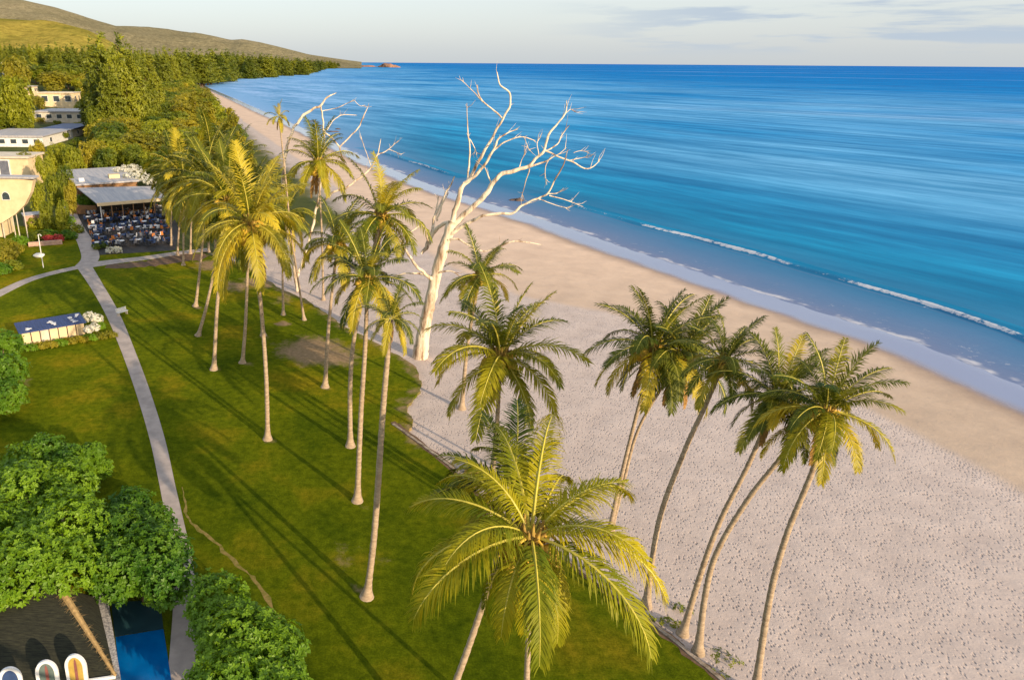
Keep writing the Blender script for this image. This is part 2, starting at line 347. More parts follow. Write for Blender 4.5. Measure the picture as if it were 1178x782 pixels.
def polar(name,az,rr,zf,mat,keep=None,attrs=None):
    A,Q=np.meshgrid(az,rr); X=(Q*np.sin(A)).ravel(); Y=(Q*np.cos(A)).ravel(); P=np.stack([X,Y],1)
    z=zf(P); na,nr=len(az),len(rr)
    i=np.arange(na-1)[None,:]+na*np.arange(nr-1)[:,None]; i=i.ravel()
    Fq=np.stack([i,i+1,i+1+na,i+na],1)[:,::-1]
    if keep is not None:
        k=keep(P); Fq=Fq[k[Fq].any(1)]
    used=np.unique(Fq); mp=np.zeros(len(P),int); mp[used]=np.arange(len(used)); Fq=mp[Fq]
    me=bpy.data.meshes.new(name); me.from_pydata(np.stack([X,Y,z],1)[used].tolist(),[],Fq.tolist())
    me.materials.append(mat); me.polygons.foreach_set('use_smooth',[True]*len(me.polygons))
    for n,f in (attrs or {}).items():
        a=me.attributes.new(n,'FLOAT','POINT'); a.data.foreach_set('value',np.ascontiguousarray(f(P[used]),dtype=np.float32))
    me.update(); return obj(name,me)
az=np.concatenate([np.linspace(-math.pi,R(-52),40)[:-1],np.linspace(R(-52),R(52),520),np.linspace(R(52),math.pi,40)[1:]])
def vegf(P):
    d=inland(P); lim=np.interp(P[:,1],[0,110,150,200,500,1500],[90,90,44,36,34,30]); return (d-lim)/2.0
def footf(P):
    d,s=segdist(P,FT); return d*s
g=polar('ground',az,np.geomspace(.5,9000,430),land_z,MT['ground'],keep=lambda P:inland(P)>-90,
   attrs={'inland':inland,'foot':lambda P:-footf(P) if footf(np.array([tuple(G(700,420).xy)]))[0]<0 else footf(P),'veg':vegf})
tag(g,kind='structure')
# sea
def sea_z(P):
    d=-inland(P); r=np.hypot(P[:,0],P[:,1]); a=np.clip((d-8)/60,0,1)*np.clip(1-(r-120)/280,0,1)
    u=P@np.array([math.cos(R(32)),math.sin(R(32))]); v=P@np.array([math.sin(R(32)),-math.cos(R(32))])
    z=.09*np.sin(u/1.7+1.1*np.sin(v/33))+.07*np.sin(u/2.6+v/37+1.3*np.sin(v/41))
    return SEA+z*a+.0
def bayf(P):
    # pale bay: shallow water plus sky reflection put into the colour
    az_=np.arctan2(P[:,0],P[:,1]); r=np.hypot(P[:,0],P[:,1]); d=-inland(P)
    return sms((700-d)/600)*sms((r-100)/220)*sms((.16-az_)/.34)
sea=polar('sea',np.linspace(R(-100),R(115),640),np.concatenate([np.geomspace(45,600,330),np.geomspace(606,60000,120)]),sea_z,MT['sea'],
   keep=lambda P:inland(P)<14,attrs={'offshore':lambda P:-inland(P),'foam':lambda P:np.zeros(len(P)),'bay':bayf})
tag(sea,kind='structure')
def breaker(px,hgt,foams,name,w=1.0):
    P=catmull([G(x,y,SEA) for x,y in px],14); V=[];Fc=[];fo=[];of=[]
    prof=[(-5.5,-.25),(-4.8,-.08),(-4,.12),(-2.6,.42),(-1.4,.78),(-.6,.98),(0,1.0),(.35,.86),(.6,.55),(.85,.25),(1.3,.06),(2.2,-.05),(3.2,-.25)]
    n=len(P); L=0
    for i,p in enumerate(P):
        t=(P[min(i+1,n-1)]-P[max(i-1,0)]).normalized(); nrm=Vector((t.y,-t.x,0))
        if inland([tuple((p+nrm*3).xy)])[0]<inland([tuple((p-nrm*3).xy)])[0]: nrm=-nrm   # towards land
        q=i/(n-1); hh=hgt*min(1,q*7,(1-q)*7)*(.75+.45*noise.noise(p*.07)); f=0
        for (a,b,s) in foams:
            if a<q<b: f=max(f,s*math.sin(math.pi*(q-a)/(b-a))**.4)
        wob=.5*noise.noise(p*.12)
        for (v,h) in prof:
            k=p+nrm*((v+wob)*w); V.append((k.x,k.y,SEA+(h*hh if h>0 else h*.9))); 
            fo.append(f*.50*(1 if -.4<v<1.5 else 0)*(.55+1.1*abs(noise.noise(p*.45+Vector((0,0,3)))))+(.46 if -.1<v<.7 else 0)*(hh>hgt*.4)); of.append(30 if v<1 else 12)
    m=len(prof)
    for i in range(n-1):
        for k in range(m-1): Fc.append((i*m+k,i*m+k+1,(i+1)*m+k+1,(i+1)*m+k))
    me=mesh(name,V,Fc,MT['sea'],True)
    for nm,dat in (('foam',fo),('offshore',of),('bay',bayf(np.array([v[:2] for v in V])).tolist())):
        a=me.attributes.new(nm,'FLOAT','POINT'); a.data.foreach_set('value',dat)
    return tag(obj(name,me),kind='structure')
breaker([(1330,455),(1240,420),(1178,391),(1105,364),(1032,341),(952,319),(880,297),(836,285),(793,273),(751,263),(709,251),(658,237),(610,223)],.75,[(.17,.40,.9),(.46,.62,.8),(.60,.78,.8)],'wave')
breaker([(530,205),(500,196),(470,186),(440,177),(410,170)],.9,[(.2,.5,.5)],'wave')
# hills
def hills(name,ridge,D,foot,mat,depth,nseed):
    px=[a for a,b in ridge]; V=[];Fc=[]; xs=np.linspace(px[0],px[-1],260); nt_=40
    for x in xs:
        y=float(np.interp(x,px,[b for a,b in ridge])); d=ray(x,y); Dd=D(x); t=Dd/d.y; X,zr=d.x*t,H+d.z*t
        for j in range(nt_+1):
            q=j/nt_; s=(q/.75) if q<.75 else 1-(q-.75)/.25*.9
            s=s*s*(3-2*s) if q<.75 else max(s,0)
            Y=Dd-depth*(.75-q)/.75; k=Y/Dd
            nz=noise.fractal(Vector((X*k/520.,Y/520.,nseed)),1.0,2.0,6)
            V.append((X*k,Y,foot+(zr-foot)*s+ nz*60*(s*(1-s)*4)*min(1,(zr-foot)/120)))
    m=nt_+1
    for i in range(len(xs)-1):
        for j in range(nt_): Fc.append((i*m+j,(i+1)*m+j,(i+1)*m+j+1,i*m+j+1))
    return tag(obj(name,mesh(name,V,Fc,mat,True)),kind='structure')
hills('hills',[(-500,-30),(-250,-22),(-100,-12),(0,1),(26,2),(64,10),(102,22),(133,31),(164,32),(200,37),(243,42),(266,47),(279,46),(300,49.5),(327,56),(354,63),(381,67),(400,69.6),(416,71.5)],lambda x:6300+x*2.5,0,MT['hill'],3200,1.3)
hills('hills',[(-500,5),(-200,15),(0,22),(30,24),(64,28),(102,38),(128,50),(150,62)],lambda x:2600,15,MT['hillg'],1400,7.7)
# ------------------------------------------------------------------ flat ground surfaces
def sheet(name,px,z,mat,thick=0.0,attrs=None,sub=0,world=False):
    import bmesh
    P=[(p if world else G(p[0],p[1],z)) for p in px]
    bm=bmesh.new(); vs=[bm.verts.new((p[0],p[1],z)) for p in P]; f=bm.faces.new(vs)
    if f.normal.z<0: f.normal_flip()
    bm.normal_update()
    if f.normal.z<0: bmesh.ops.reverse_faces(bm,faces=[f])
    if thick:
        r=bmesh.ops.extrude_face_region(bm,geom=[f]); vv=[e for e in r['geom'] if isinstance(e,bmesh.types.BMVert)]
        for v in vv: v.co.z-=thick
        bmesh.ops.recalc_face_normals(bm,faces=bm.faces)
    bmesh.ops.triangulate(bm,faces=[f for f in bm.faces if len(f.verts)>4],ngon_method='EAR_CLIP')
    me=bpy.data.meshes.new(name); bm.to_mesh(me); bm.free(); me.materials.append(mat)
    return obj(name,me)
lawn_edge=[(232,291),(262,298),(292,311),(318,330),(352,345),(398,376),(440,398),(474,420),(485,441),(476,458),(468,470),(478,484),(472,499),(520,535),(560,571),(620,616),(680,661),(720,690),(770,729),(815,766),(860,803),(930,862)]
LE=catmull([G(x,y,0) for x,y in lawn_edge],12)
# ragged grass margin where there is no kerb
LEr=[p+(Vector((noise.noise(p*.5),noise.noise(p*.5+Vector((9,9,9))),0))*.6+Vector((noise.noise(p*2.3),noise.noise(p*2.3+Vector((9,9,9))),0))*.12)*(1 if i<140 else .1) for i,p in enumerate(LE)]
lawnP=[tuple(p.xy) for p in LEr]+[(22,5),(22,-25),(-90,-25),(-130,60),(-110,150),tuple(G(60,262).xy),tuple(G(78,250).xy),tuple(G(100,288).xy),tuple(G(200,285).xy)]
# lawn as a clipped grid so it can carry the bare-earth attribute
def lawn():
    import bmesh
    L=np.array(lawnP); bm=bmesh.new(); vs=[bm.verts.new((x,y,0)) for x,y in lawnP]; f=bm.faces.new(vs); bm.normal_update()
    if f.normal.z<0: bmesh.ops.reverse_faces(bm,faces=[f])
    bmesh.ops.triangulate(bm,faces=bm.faces[:],ngon_method='EAR_CLIP')
    step=1.6
    x0,x1,y0,y1=L[:,0].min(),L[:,0].max(),L[:,1].min(),L[:,1].max()
    x=x0+step
    while x<x1:
        if x>-75: bmesh.ops.bisect_plane(bm,geom=bm.verts[:]+bm.edges[:]+bm.faces[:],plane_co=(x,0,0),plane_no=(1,0,0))
        x+=step
    y=max(y0,10)
    while y<y1:
        bmesh.ops.bisect_plane(bm,geom=bm.verts[:]+bm.edges[:]+bm.faces[:],plane_co=(0,y,0),plane_no=(0,1,0)); y+=step
    # skirt
    be=[e for e in bm.edges if e.is_boundary]; r=bmesh.ops.extrude_edge_only(bm,edges=be)
    for v in r['geom']:
        if isinstance(v,bmesh.types.BMVert): v.co.z=-.4
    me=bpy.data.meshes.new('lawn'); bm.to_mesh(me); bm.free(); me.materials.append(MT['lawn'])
    n=len(me.vertices); co=np.zeros(n*3); me.vertices.foreach_get('co',co); co=co.reshape(-1,3)
    b=np.zeros(n)
    for (px,py,r,s) in [(360,403,6,1.0),(335,405,3.5,.8),(388,412,4,.9),(205,335,3,.35),(390,640,2.2,.7),(420,688,1.0,.9),(440,640,1.6,.5),(412,577,1.0,.8),(404,513,.9,.8),(375,445,1.0,.8),(308,506,.9,.8),(246,426,1.1,.8),(229,387,1,.8),(302,388,1.3,.8),(225,353,1,.8),(279,418,1,.8),(350,370,1.2,.8),(325,372,1.6,.9),(180,385,3,.3),(270,330,5,.75),(300,325,5,.9),(245,305,5,.9),(325,345,3,.7),(478,450,1.5,.6),(150,302,3,.5),(185,298,3,.5),(45,395,2.5,.5),(30,440,2,.6),(525,790,1,.5)]:
        c=G(px,py); d=np.hypot(co[:,0]-c.x,co[:,1]-c.y); b=np.maximum(b,s*np.clip(1.25-d/r,0,1))
    dd,_=segdist(co[:,:2],np.array([tuple(p.xy) for p in LE[:150]])); b=np.maximum(b,.62*np.clip(1.2-dd/2.2,0,1))
    a=me.attributes.new('bare','FLOAT','POINT'); a.data.foreach_set('value',b.astype(np.float32))
    return tag(obj('lawn',me),kind='structure')
lawn()
def strip(name,px,w,z,mat,thick=.0,world=False,sub=6,wob=0,kind='structure'):
    P=catmull([(Vector(p) if world else G(p[0],p[1],z)) for p in px],sub); V=[];Fc=[]
    n=len(P)
    for i,p in enumerate(P):
        t=(P[min(i+1,n-1)]-P[max(i-1,0)]).normalized(); nr=Vector((-t.y,t.x,0))
        ww=(np.interp(i/(n-1),np.linspace(0,1,len(w)),w) if hasattr(w,'__len__') else w)/2
        a=ww*(1+wob*noise.noise(p*1.7)); b=ww*(1+wob*noise.noise(p*1.7+Vector((5,5,5))))
        V+=[(p.x+nr.x*a,p.y+nr.y*a,z),(p.x-nr.x*b,p.y-nr.y*b,z)]
    m=len(V)
    if thick: V+=[(x,y,z-thick) for x,y,z in V]
    for i in range(n-1):
        a=2*i; Fc.append((a,a+1,a+3,a+2)[::-1])
        if thick: Fc+=[(a,a+2,m+a+2,m+a)[::-1],(a+1,m+a+1,m+a+3,a+3)[::-1]]
    if thick: Fc+=[(0,m,m+1,1),(m-2,m-1,2*m-1,2*m-2)]
    o=obj(name,mesh(name,V,Fc,mat)); 
    if kind: o['kind']=kind
    return o
strip('path',[(208,900),(207,830),(209,782),(212,735),(213,690),(211,650),(203,608),(193,560),(181,505),(165,452),(148,405),(130,362),(112,330),(96,305)],[1.6,1.6,1.6,1.6,1.5,1.3,1.25,1.2,1.3,1.4,1.5,1.75,1.9,2.4],.03,MT['concrete'],.06)
strip('path',[(-60,372),(-20,348),(0,337),(30,323),(60,314),(96,306)],[2.2,2.0,1.8,1.8],.026,MT['concrete'],.05)
strip('path',[(94,306),(130,301),(165,297),(205,291),(240,287)],[3.4,2.6,2.3,2.2],.034,MT['concrete'],.06)
strip('path',[(96,307),(104,296),(99,280),(89,262),(82,246),(78,236)],[3.0,3.0,2.5,2.2],.022,MT['concrete'],.05)
strip('mulch_and_shade_edging',[(210,560),(213,580),(217,597),(247,623),(278,654),(297,672),(330,730),(352,782),(380,860)],[.10,.22,.2,.25,.18,.15],.012,MT['tan'],wob=2.2)
strip('mulch_bed',[(122,306),(150,305),(180,302),(215,296),(235,297)],[2.5,3.5,4.5,5,4],.010,MT['soil'],wob=.6)
strip('mulch_and_shade_edging',[(452,485),(470,499),(517,536),(557,573),(617,618),(677,663),(717,692),(767,731),(812,768),(857,805),(925,864)],[.5,.7,.45,.7,.5,.7],.008,MT['soil'],wob=1.0)  # soil-coloured strip laid inside the kerb as its painted shadow line
k=strip('kerb',[(452,487),(472,501),(520,537),(560,573),(620,618),(680,663),(720,692),(770,731),(815,768),(860,805),(930,864)],.24,.07,MT['kerbstone'],.5,wob=.5)
# ------------------------------------------------------------------ palms
def frond_mesh(L,e0,droop,nl,seed,mats,leaf=.85,wid=.055,fine=False,hang=.6):
    rnd=random.Random(seed); V=[];Fc=[];mi=[]
    ns=14; p=Vector((0,0,0)); a=e0; pts=[p.copy()]; tw=rnd.uniform(-.25,.25)
    for i in range(ns):
        q=(i+1)/ns; a=e0-droop*(q**1.4)
        p=p+Vector((math.cos(a)*math.cos(tw*q),math.cos(a)*math.sin(tw*q),math.sin(a)))*(L/ns); pts.append(p.copy())
    mb=MB(); mb.tube(pts,[.040*(1-i/ns)**.8*L/4+.008 for i in range(ns+1)],4,False)
    V=mb.V[:]; Fc=mb.F[:]; mi=[1]*len(Fc)
    def pos(t):
        f=t*ns; i=min(int(f),ns-1); return pts[i].lerp(pts[i+1],f-i),(pts[i+1]-pts[i]).normalized()
    for k in range(nl):
        t=.13+.87*(k/nl)
        ll=leaf*(math.sin(math.pi*(.12+.80*t))**.75)*L/4*1.05
        for s in (-1,1):
            c,tg=pos(min(t+rnd.uniform(-.006,.006),.999)); side=tg.cross(Vector((0,0,1)))
            if side.length<.05: side=Vector((0,1,0))
            side=side.normalized()*s; upv=side.cross(tg).normalized()*s
            if upv.z<0: upv=-upv
            lean=.55+.75*t+rnd.uniform(-.22,.22)
            d=(side*1.0+tg*lean+upv*rnd.uniform(-.02,.5)).normalized(); l=ll*rnd.uniform(.75,1.12)
            if rnd.random()<.04: l*=.5
            g=hang*rnd.uniform(.75,1.35)
            w=wid*L/4*(1.25 if not fine else 1)
            wv=(tg-d*tg.dot(d)).normalized()*w
            seg=3 if fine else 2; q=c.copy(); n0=len(V); dd=d.copy()
            V+= [q-wv*.35,q+wv*.35]
            for j in range(seg):
                dd=(dd+Vector((0,0,-1))*g*(.9 if seg==3 else 1.2)*(j*.55+.30)).normalized(); q=q+dd*(l/seg)
                ww=wv*(.5,.42,.06)[j] if seg==3 else wv*(.5,.07)[j]
                V+=[q-ww,q+ww]; Fc.append((n0+2*j,n0+2*j+1,n0+2*j+3,n0+2*j+2)); mi.append(0)
    me=mesh('frond',V,Fc,mats); me.polygons.foreach_set('material_index',mi); return me
FR={}
ELS=[78,60,42,25,8,-12,-34]
def fronds(key):
    if key in FR: return FR[key]
    lm={'n':'frond','d':'frond_dark','g':'frond_gold','h':'frond_hero'}[key]; out=[]
    for i,e in enumerate(ELS):
        row=[]; xd=16 if key=='h' else 4
        for v in range(3):
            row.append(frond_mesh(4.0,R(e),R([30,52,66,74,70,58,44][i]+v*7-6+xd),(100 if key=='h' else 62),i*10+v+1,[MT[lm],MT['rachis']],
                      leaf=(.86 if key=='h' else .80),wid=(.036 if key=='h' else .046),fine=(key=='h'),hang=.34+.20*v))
        out.append(row)
    FR[key]=out; return out
DEADM=[frond_mesh(3.2,R(-58),R(28),30,77+i,[MT['deadfrond'],MT['deadfrond']],leaf=.7,wid=.09,hang=1.2) for i in range(2)]
def coco(n=9,r=.17,seed=0):
    rnd=random.Random(seed); mb=MB()
    for i in range(n):
        a=i*2.4+rnd.random(); mb.ball((math.cos(a)*(.40+.15*rnd.random()),math.sin(a)*(.40+.15*rnd.random()),-.10-rnd.random()*.55),(r,r,r*1.15),8,6)
    for i in range(7):
        a=i*.9+rnd.random(); c,s=math.cos(a),math.sin(a)
        mb.tube([(.1*c,.1*s,.1),(.45*c,.45*s,.12),(.8*c,.8*s,-.25-rnd.random()*.3)],[.05,.04,.02],4)
    mb.m=1
    for i in range(16):
        a=i*2.4; c,s=math.cos(a),math.sin(a); q=i/16; mb.tube([(.06*c,.06*s,-.35),(.20*c,.20*s,.05+.1*q),((.20+.25*(1-q))*c,(.20+.25*(1-q))*s,.25+.3*q)],[.09,.07,.02],5)
    mb.ball((0,0,-.15),(.20,.20,.35),8,6,.15); return mb.me('coconut_cluster',[MT['coconut'],MT['sheath']],True)
COCO=[coco(11,.19,1),coco(17,.21,2)]
placed=[]
def palm(label,px,crown,rpx,key='n',nf=20,seed=0,mid=[],dead=1,heart=1,azs=None,group='coconut palms along the beach front',wide=1.0,thick=1.0,zbase=None,h=None):
    rnd=random.Random(seed*13+5)
    if h is None:
        base=G(px[0],px[1],0)
        zb=0 if inpoly(np.array([tuple(base.xy)]),np.array(lawnP))[0] else None
        if zb is None:
            zb=tz(base.x,base.y); base=G(px[0],px[1],zb); zb=tz(base.x,base.y)
        base.z=zb-.05
        # crown height: where the sight line through the crown comes nearest to a vertical over the base
        d=ray(*crown); t=(base.x*d.x+base.y*d.y)/(d.x**2+d.y**2); top=Vector((d.x*t,d.y*t,H+d.z*t)) if not azs else Vector((d.x*t,d.y*t,H+d.z*t))
    else:
        d=ray(*crown); t=(h-H)/d.z; top=Vector((d.x*t,d.y*t,h)); base=Vector((top.x+px[0],top.y+px[1],-.05))
    pts=[base]
    for m in mid:
        mx,my=m; d=ray(mx,my); best=None
        for k in range(1,100):
            q=k/100; vx=base.x+(top.x-base.x)*q; vy=base.y+(top.y-base.y)*q; t=(vx*d.x+vy*d.y)/(d.x**2+d.y**2)
            P=Vector((d.x*t,d.y*t,H+d.z*t)); e=abs(P.z-(base.z+(top.z-base.z)*q))
            if best is None or e<best[0]: best=(e,P)
        pts.append(best[1])
    if not mid:
        q=.5; mm=base.lerp(top,.5); mm+=Vector((-(top-base).x*.10,-(top-base).y*.1,0))+Vector((rnd.uniform(-.2,.2),rnd.uniform(-.2,.2),0)); pts.append(mm)
    pts.append(top)
    root=empty('palm_tree',base); tag(root,label,'palm tree',group)
    Q=catmull(pts,34//(len(pts)-1)); Q=[q-base for q in Q]; n=len(Q)
    # subdivide for rings
    Q2=[]; 
    for a,b in zip(Q[:-1],Q[1:]): Q2+=[a,a.lerp(b,.5)]
    Q2.append(Q[-1]); n=len(Q2); hgt=top.z-base.z
    rad=[]
    for i in range(n):
        q=i/(n-1); s=q*hgt
        rad.append(thick*(.82 if px[0]>560 else 1)*((.205-.085*q)+.30*math.exp(-s/.45)+(.012 if i%2 else -.006)+.01*rnd.random()))
    mb=MB(); mb.tube(Q2,rad,12); mb.build('trunk',MT['trunk'],root,True)
    dist=(top-Vector((0,0,H))).length; S=rpx*((top-Vector((0,0,H))).dot(o_.normalized()))/F/3.35
    tl=top-base; FM=fronds(key); lean=(Q2[-1]-Q2[-4]).normalized()
    T=Matrix.Translation(tl)
    tilt=Vector((0,0,1)).rotation_difference((Vector((0,0,1))*1.2+lean).normalized()).to_matrix().to_4x4()
    nf=int(nf*1.4)
    lst=azs or [(rnd.uniform(-.35,.35)+i*2.39996, 82-118*(i/(nf-1))**1.05+rnd.uniform(-11,11), rnd.uniform(.86,1.1)) for i in range(nf)]
    for (az_,el,sc_) in lst:
        i=min(range(7),key=lambda j:abs(ELS[j]-el))
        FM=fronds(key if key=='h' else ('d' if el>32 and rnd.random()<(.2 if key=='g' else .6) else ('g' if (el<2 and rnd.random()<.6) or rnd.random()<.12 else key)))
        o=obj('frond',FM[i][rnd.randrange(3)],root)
        o.matrix_local=T@tilt@Matrix.Rotation(az_,4,'Z')@Matrix.Rotation(-R((el-ELS[i])),4,'Y')@Matrix.Translation((.12,0,.1))@Matrix.Diagonal((S*sc_*(.92 if sc_ else 1),S*sc_*wide,S*sc_,1))
        
    for i in range(dead):
        o=obj('dead_frond',DEADM[i%2],root); o.matrix_local=T@Matrix.Rotation(rnd.random()*6.3,4,'Z')@Matrix.Scale(S*.9,4)
        o['label']='brown dead frond hanging against the trunk'
    if heart:
        o=obj('coconut_cluster',COCO[heart-1],root); o.matrix_local=T@tilt@Matrix.Scale(max(S,.8)*1.2,4)
    placed.append((label,round(top.z,1),round(S,2),tuple(round(v,1) for v in base)))
    return root
D=math.radians
azE=[(D(162),34,1.0),(D(184),12,1.12),(D(214),20,1.15),(D(202),42,.85),(D(238),5,.8),(D(260),14,.98),(D(288),-20,.75),(D(310),16,1.15),(D(343),24,1.1),(D(330),44,.85),(D(22),36,1.12),(D(72),66,1.1),(D(100),60,1.0),(D(128),46,.95),(D(50),42,.9),(D(88),30,.9),(D(5),58,.8),(D(148),66,.8),(D(250),-38,.7),(D(325),-36,.7),(D(195),-34,.75),(D(60),10,.9)]
bE=at(606,800,15.5)
palm('big palm with bright yellow-green fronds spread over the lawn, nearest of all palms',(601,862),(611,618),142,'h',seed=1,azs=azE,heart=2,dead=0,mid=[(606,782)],thick=1.0)
azF=[(D(112),58,.95),(D(84),66,1.05),(D(150),34,.95),(D(135),20,.95),(D(100),40,.95),(D(60),36,.95),(D(165),12,.95),(D(40),60,.8),(D(125),5,.9),(D(75),15,.95),(D(180),40,.7),(D(200),-20,.7),(D(30),20,.6),(D(270),30,.5),(D(320),10,.5),(D(95),-10,.8)]
palm('palm with dark upright fronds rising just behind the big foreground crown',(-3.7,-2.6),(590,572),104,'d',seed=2,azs=azF,heart=0,dead=1,h=13.0,mid=[(525,782),(564,668)],thick=.9)
palm('palm rising from the sand behind the foreground palm, with an orange heart of coconuts',(560,590),(576,410),90,'n',20,3,mid=[(570,510)],heart=2)
palm('small palm directly behind and above the orange-hearted palm beside the bleached tree',(531,470),(552,318),48,'n',15,4,dead=0)
palm('slim palm on the sand with its crown overlapping another, leftmost of the leaning shore palms',(699,620),(752,400),72,'d',20,5,mid=[(712,560),(727,498)],heart=1)
palm('palm with bright gold hanging fronds in the middle of the overlapping crowns on the sand',(703,612),(783,412),68,'d',20,6,mid=[(716,560),(736,490)],dead=2,thick=.8,heart=2)
palm('palm with curved trunk at the kerb whose narrow crown stands right of the twin crowns',(743,697),(833,416),54,'d',16,7,mid=[(758,600),(787,520),(812,465)],dead=2,heart=2)
palm('taller of the two palms whose trunks cross near the kerb, dark drooping crown',(785,729),(893,458),68,'d',20,8,mid=[(806,660),(828,600),(863,530)],heart=1)
palm('shorter right-hand trunk of the pair crossing near the kerb, crown hidden among its neighbours',(803,750),(922,488),50,'d',13,9,mid=[(812,680),(826,632),(862,572),(900,524)],dead=0,heart=0)
palm('rightmost palm, leaning over the sand with bright drooping fronds',(868,800),(950,474),74,'n',21,10,mid=[(885,690),(905,615),(937,535)],heart=2,dead=2)
LB='palm '
palm('tall straight palm with small dark crown, nearest the camera on the lawn',(422,686),(450,368),40,'d',14,11,mid=[(431,610),(440,480),(445,420)],dead=1,heart=0)
palm('palm on the lawn with broad dark crown in front of the bleached tree trunk',(411,576),(423,322),62,'d',20,12,mid=[(415,480),(420,400)],heart=1)
palm('palm with spreading crown against the beach, just left of the bleached tree',(403,513),(438,250),60,'n',19,13,mid=[(403,440),(408,385),(425,310)],heart=1)
palm('palm on the lawn with golden lower fronds, left of the dark crowned one',(374,445),(388,282),52,'n',18,14,mid=[(377,390),(381,345)],heart=1)
palm('straight palm standing alone out on the lawn with a large golden crown',(308,505),(288,258),76,'g',20,15,mid=[(306,430),(299,340)],heart=2)
palm('palm whose slender trunk runs just behind the lone golden-crowned palm',(303,386),(283,242),60,'n',18,16,mid=[(298,340),(290,300)],heart=1)
palm('palm on the lawn left of the lone straight one, with thin upright trunk',(279,417),(287,236),56,'n',17,17,mid=[(283,360)],heart=1)
palm('palm with thick straight trunk second from left on the open lawn',(246,425),(262,232),62,'n',18,18,mid=[(250,350),(256,295)],heart=1)
palm('palm with bowed trunk curving out of the lawn to the left',(228,386),(248,215),60,'n',18,19,mid=[(238,350),(247,300)],heart=0)
palm('leftmost palm on the open lawn, with straight leaning trunk',(225,352),(238,212),56,'n',17,20,mid=[(231,300)],heart=0)
palm('tall thin palm with a tiny brown tuft high above the others near the shore',(350,368),(321,135),17,'g',9,21,mid=[(341,310),(334,262),(328,200)],heart=0,dead=3,thick=.7)
palm('palm with yellow drooping fronds in front of the bare branches by the surf',(372,345),(366,188),46,'n',18,22,heart=2,dead=3,thick=.8)
palm('small palm tucked at the right side of the golden cluster',(326,362),(328,248),40,'n',14,23,heart=0,thick=.8)
for i,(b,c,r,l) in enumerate([((197,284),(201,192),38,'palm at the right corner of the terrace roof'),((204,294),(210,214),34,'short palm beside the terrace path with paired trunks'),((211,305),(212,206),46,'palm in the mulch bed right of the terrace'),((219,292),(226,196),48,'slender palm just behind the mulch bed palm'),((240,290),(243,178),46,'palm rising behind the golden cluster near the forest edge'),((262,300),(268,190),44,'palm closest to the sand behind the golden cluster'),((284,300),(300,218),36,'low palm at the inner edge of the sand strip')]):
    palm(l,b,c,r,'d' if i%3 else 'n',17,30+i,heart=0,dead=1,group='palms beside the terrace',thick=.85)
root=palm('palm on the sand beyond the right edge of the view, its shadow crossing the sand',(49,-9),(900,760),60,'n',16,90,heart=0,h=16,dead=0)
root.location=(49,-9,-.6)
# ------------------------------------------------------------------ dead trees
def deadtree(name,label,Yb,base,limbs):
    root=empty(name,base); tag(root,label,'dead tree'); 
    for k,(nm,P) in enumerate(limbs):
        pts=[];rad=[]
        for p in P:
            x,y,w=p[:3]; dy=p[3] if len(p)>3 else 0
            q=at(x,y,Yb+dy); pts.append(q); rad.append(max(w,1.0)*(.33 if nm=='trunk' else .27)*(q-Vector((0,0,H))).length/F)
        Q=catmull(pts,6); rr=np.interp(np.linspace(0,1,len(Q)),np.linspace(0,1,len(rad)),rad)
        Q=[q+Vector((noise.noise(q*1.1),noise.noise(q*1.1+Vector((3,1,7))),noise.noise(q*1.1+Vector((8,2,1)))))*min(.22,float(rr[i])*1.3)*(0 if i==0 else 1)-base for i,q in enumerate(Q)]
        rr=[r*(1+.18*noise.noise(q*1.6)) for r,q in zip(rr,Q)]
        mb=MB(); mb.tube(Q,rr,10 if nm=='trunk' else 7)
        rt=random.Random(k*7+3)
        if nm!='trunk' and rr[-1]<.12:
            for _ in range(4):
                i=rt.randrange(len(Q)//2,len(Q)-1); q=Q[i]; d=((Q[i+1]-Q[i]).normalized()+Vector((rt.uniform(-1,1),rt.uniform(-.6,.6),rt.uniform(-.5,1)))).normalized(); l=rt.uniform(.4,1.5)
                q1=q+d*l*.5+Vector((0,0,rt.uniform(-.1,.15))); q2=q1+(d+Vector((rt.uniform(-.5,.5),rt.uniform(-.5,.5),.3)))*l*.45
                mb.tube([q,q1,q2],[.035,.022,.008],4,False)
        mb.build(nm,MT['deadwood'],root,True)
    return root
b1=G(487,412,-.4); Y1=b1.y
tw=[]
def L(*p,n='branch'): return (n,list(p))
